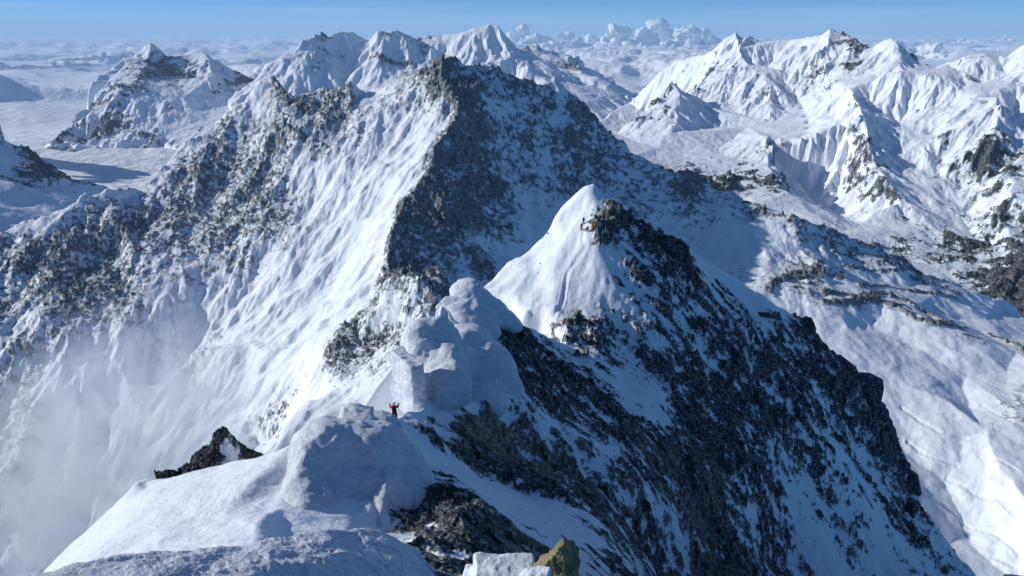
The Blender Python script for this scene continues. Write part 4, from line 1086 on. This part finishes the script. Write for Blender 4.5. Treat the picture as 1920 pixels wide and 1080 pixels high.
# ------------------------------------------------------------------ climbers
def plain(name, col, rough=.7):
    m, nt, b = new_mat(name)
    g = nt.nodes.new('ShaderNodeTexCoord')
    n = node_noise(nt, g.outputs['Object'], 9, 4, .6)
    nt.links.new(node_mix(nt, n, tuple(c * .75 for c in col), col), b.inputs['Base Color'])
    b.inputs['Roughness'].default_value = rough
    bp = nt.nodes.new('ShaderNodeBump'); bp.inputs['Distance'].default_value = .02; bp.inputs['Strength'].default_value = .5
    nt.links.new(n, bp.inputs['Height']); nt.links.new(bp.outputs[0], b.inputs['Normal'])
    return m
M_BLACK = plain('black_nylon', (.012, .012, .016)); M_SKIN = plain('skin', (.42, .24, .16)); M_WHITE = plain('white_shell', (.75, .74, .74), .4)
def climber(p, yaw, coat, legs, pack, helmet, pose, label):
    root = link(bpy.data.objects.new('person', None)); put(root, p, (0, 0, yaw))
    root.empty_display_size = .3
    tag(root, label, 'person', 'climbers on the ridge')
    J = dict(pel=(0, 0, .95), wai=(0, .01, 1.12), che=(0, .04, 1.38), nec=(0, .05, 1.53), hea=(0, .07, 1.60), top=(0, .08, 1.76),
             sl=(-.19, .03, 1.46), sr=(.19, .03, 1.46), hl=(-.1, 0, .9), hr=(.1, 0, .9))
    J.update(pose)
    rad = dict(pel=.20, wai=.19, che=.22, nec=.09, hea=.085, top=.07, sl=.13, sr=.13, el=.10, er=.10, wl=.075, wr=.075, gl=.065, gr=.065, hl=.15, hr=.15, kl=.115, kr=.115, al=.09, ar=.09, tl=.055, tr=.055)
    E = [('pel', 'wai'), ('wai', 'che'), ('che', 'nec'), ('nec', 'hea'), ('hea', 'top'), ('che', 'sl'), ('che', 'sr'), ('sl', 'el'), ('sr', 'er'), ('el', 'wl'), ('er', 'wr'), ('wl', 'gl'), ('wr', 'gr'),
         ('pel', 'hl'), ('pel', 'hr'), ('hl', 'kl'), ('hr', 'kr'), ('kl', 'al'), ('kr', 'ar'), ('al', 'tl'), ('ar', 'tr')]
    names = list(rad)
    me = bpy.data.meshes.new('body')
    me.from_pydata([J[n] for n in names], [(names.index(a), names.index(b)) for a, b in E], [])
    ob = link(bpy.data.objects.new('body', me))
    sk = ob.modifiers.new('skin', 'SKIN'); sk.use_smooth_shade = True
    for i, n in enumerate(names):
        v = me.skin_vertices[0].data[i]; v.radius = (rad[n], rad[n] * (.8 if n in ('che', 'wai', 'pel') else 1)); v.use_root = (n == 'pel')
    ss = ob.modifiers.new('subsurf', 'SUBSURF'); ss.levels = 1; ss.render_levels = 1
    dg = bpy.context.evaluated_depsgraph_get()
    m2 = bpy.data.meshes.new_from_object(ob.evaluated_get(dg))
    ob.modifiers.clear(); ob.data = m2; m2.name = 'body'
    for m in (coat, legs, M_BLACK, M_SKIN): m2.materials.append(m)
    hz = Vector(J['hea'])
    pts = {n: Vector(J[n]) for n in names}
    for f in m2.polygons:
        c = f.center
        nm = min(names, key=lambda n: (pts[n] - c).length - rad[n])
        f.material_index = 1 if nm in ('pel', 'hl', 'hr', 'kl', 'kr') else 2 if nm in ('gl', 'gr', 'tl', 'tr', 'al', 'ar') else 3 if nm in ('hea',) and c.y > hz.y else 0
        f.use_smooth = True
    ob.parent = root
    def blob(name, c, s_, mat, rot=(0, 0, 0)):
        bm = bmesh.new(); bmesh.ops.create_cube(bm, size=1)
        bmesh.ops.bevel(bm, geom=bm.edges[:], offset=.22, segments=2, affect='EDGES')
        mm = bpy.data.meshes.new(name); bm.to_mesh(mm); bm.free(); mm.materials.append(mat)
        o = link(bpy.data.objects.new(name, mm), root); put(o, c, rot, s_); return o
    ch = Vector(J['che'])
    blob('backpack', ch + Vector((0, -.24, -.05)), (.34, .24, .52), pack)
    bm = bmesh.new(); bmesh.ops.create_icosphere(bm, subdivisions=2, radius=.135)
    for v in list(bm.verts):
        if v.co.z < -.05: v.co.z = -.05; v.co.x *= 1.08; v.co.y *= 1.08
    mm = bpy.data.meshes.new('helmet'); bm.to_mesh(mm); bm.free(); mm.materials.append(helmet)
    o = link(bpy.data.objects.new('helmet', mm), root); put(o, Vector(J['top']) + Vector((0, -.01, -.03)), (.1, 0, 0))
    for k in ('tl', 'tr'):
        blob('boot', Vector(J[k]) + Vector((0, .03, .0)), (.13, .34, .16), M_BLACK)
    return root
RED = plain('red_down_suit', (.85, .015, .03)); DRED = plain('maroon_down_suit', (.20, .02, .035)); ORG = plain('orange_down_suit', (.75, .22, .02)); YEL = plain('yellow_pack', (.8, .5, .05)); DRK = plain('navy_suit', (.02, .025, .06))
stand = dict(kl=(-.13, .06, .5), kr=(.13, .0, .5), al=(-.14, 0, .12), ar=(.14, -.04, .12), tl=(-.15, .08, .07), tr=(.16, .06, .07))
arms_up = dict(el=(-.36, .06, 1.34), er=(.36, .06, 1.34), wl=(-.36, .2, 1.60), wr=(.36, .2, 1.60), gl=(-.35, .23, 1.69), gr=(.35, .23, 1.69), **stand)
arms_dn = dict(el=(-.32, .05, 1.18), er=(.34, .1, 1.2), wl=(-.28, .22, .98), wr=(.30, .32, 1.1), gl=(-.27, .28, .95), gr=(.29, .40, 1.1), **stand)
sit = dict(pel=(0, -.1, .42), wai=(0, -.06, .6), che=(0, .02, .86), nec=(0, .06, 1.0), hea=(0, .09, 1.07), top=(0, .12, 1.22), sl=(-.19, .02, .94), sr=(.19, .02, .94), hl=(-.1, -.02, .4), hr=(.1, -.02, .4),
           kl=(-.16, .38, .5), kr=(.16, .38, .5), al=(-.15, .45, .12), ar=(.15, .45, .12), tl=(-.15, .55, .07), tr=(.15, .55, .07),
           el=(-.3, .16, .7), er=(.3, .16, .7), wl=(-.2, .36, .62), wr=(.2, .36, .62), gl=(-.18, .42, .6), gr=(.18, .42, .6))
def foot(px, py):
    p = hit('near_ridge', px, py)
    return p if p else at(px, py, 55)
pc = climber(foot(741, 792), .1, RED, DRED, M_BLACK, M_WHITE, arms_up, 'climber in bright red down suit, hands lifted, standing on the notch beside the big cornice')
pc.scale = (1.12, 1.12, 1.12)
climber(foot(1094, 421), -.2, DRK, DRK, M_BLACK, DRED, arms_dn, 'dark clad climber standing highest in the group below the outcrop of the snow pyramid')
climber(foot(1090, 433), .5, RED, DRED, M_BLACK, M_BLACK, arms_dn, 'climber in plain red suit standing left in the group under the outcrop')
climber(foot(1110, 434), -.6, ORG, ORG, YEL, YEL, arms_dn, 'climber in bright orange suit with yellow pack, right of the group under the outcrop')
climber(foot(1101, 436), 1.2, DRED, M_BLACK, M_BLACK, RED, sit, 'crouching climber in maroon between the red and the orange climber')

# ------------------------------------------------------------------ drifting mist over the deep face at lower left
def mist(name, c, dims, rot, dens, unit, seed):
    bm = bmesh.new(); bmesh.ops.create_icosphere(bm, subdivisions=3, radius=1)
    me = bpy.data.meshes.new(name); bm.to_mesh(me); bm.free()
    ob = link(bpy.data.objects.new(name, me)); put(ob, c, rot, dims); ob['kind'] = 'stuff'
    m = bpy.data.materials.new(name); m.use_nodes = True
    nt = m.node_tree; nt.nodes.clear()
    o = nt.nodes.new('ShaderNodeOutputMaterial'); v = nt.nodes.new('ShaderNodeVolumePrincipled')
    v.inputs['Color'].default_value = (.985, .99, .995, 1); v.inputs['Anisotropy'].default_value = 0
    tc = nt.nodes.new('ShaderNodeTexCoord'); g = nt.nodes.new('ShaderNodeNewGeometry')
    n = node_noise(nt, g.outputs['Position'], 1 / unit, 7, .62, 1.6)
    ln = nt.nodes.new('ShaderNodeVectorMath'); ln.operation = 'LENGTH'; nt.links.new(tc.outputs['Object'], ln.inputs[0])
    fall = nt.nodes.new('ShaderNodeMapRange'); fall.interpolation_type = 'SMOOTHSTEP'
    fall.inputs['From Min'].default_value = 1.0; fall.inputs['From Max'].default_value = .15
    nt.links.new(ln.outputs['Value'], fall.inputs['Value'])
    th_ = nt.nodes.new('ShaderNodeMapRange'); th_.inputs['From Min'].default_value = .44; th_.inputs['From Max'].default_value = .62
    nt.links.new(n, th_.inputs['Value'])
    nt.links.new(node_math(nt, 'MULTIPLY', node_math(nt, 'MULTIPLY', fall.outputs[0], th_.outputs[0]), dens), v.inputs['Density'])
    nt.links.new(v.outputs[0], o.inputs['Volume'])
    me.materials.append(m)
    return ob
c = at(215, 850, 1330)
mist('mist', c, (430, 340, 300), (0, -.6, .3), .015, 115, 1)
# ------------------------------------------------------------------ haze in the air
def haze():
    bm = bmesh.new()
    x, y0, y1, z0, z1 = 330000, -2000, 300000, -4000, 2900
    bmesh.ops.create_cube(bm, size=1, matrix=Matrix.Translation((0, (y0 + y1) / 2, (z0 + z1) / 2)) @ Matrix.Diagonal((2 * x, y1 - y0, z1 - z0, 1)))
    me = bpy.data.meshes.new('haze'); bm.to_mesh(me); bm.free()
    ob = bpy.data.objects.new('haze', me); scene.collection.objects.link(ob)
    ob['kind'] = 'stuff'
    m = bpy.data.materials.new('haze'); m.use_nodes = True
    nt = m.node_tree; nt.nodes.clear()
    o = nt.nodes.new('ShaderNodeOutputMaterial'); v = nt.nodes.new('ShaderNodeVolumePrincipled')
    v.inputs['Density'].default_value = 9.5e-6
    v.inputs['Color'].default_value = (.52, .76, 1.0, 1)
    v.inputs['Anisotropy'].default_value = 0.0
    nt.links.new(v.outputs[0], o.inputs['Volume'])
    me.materials.append(m)
haze()
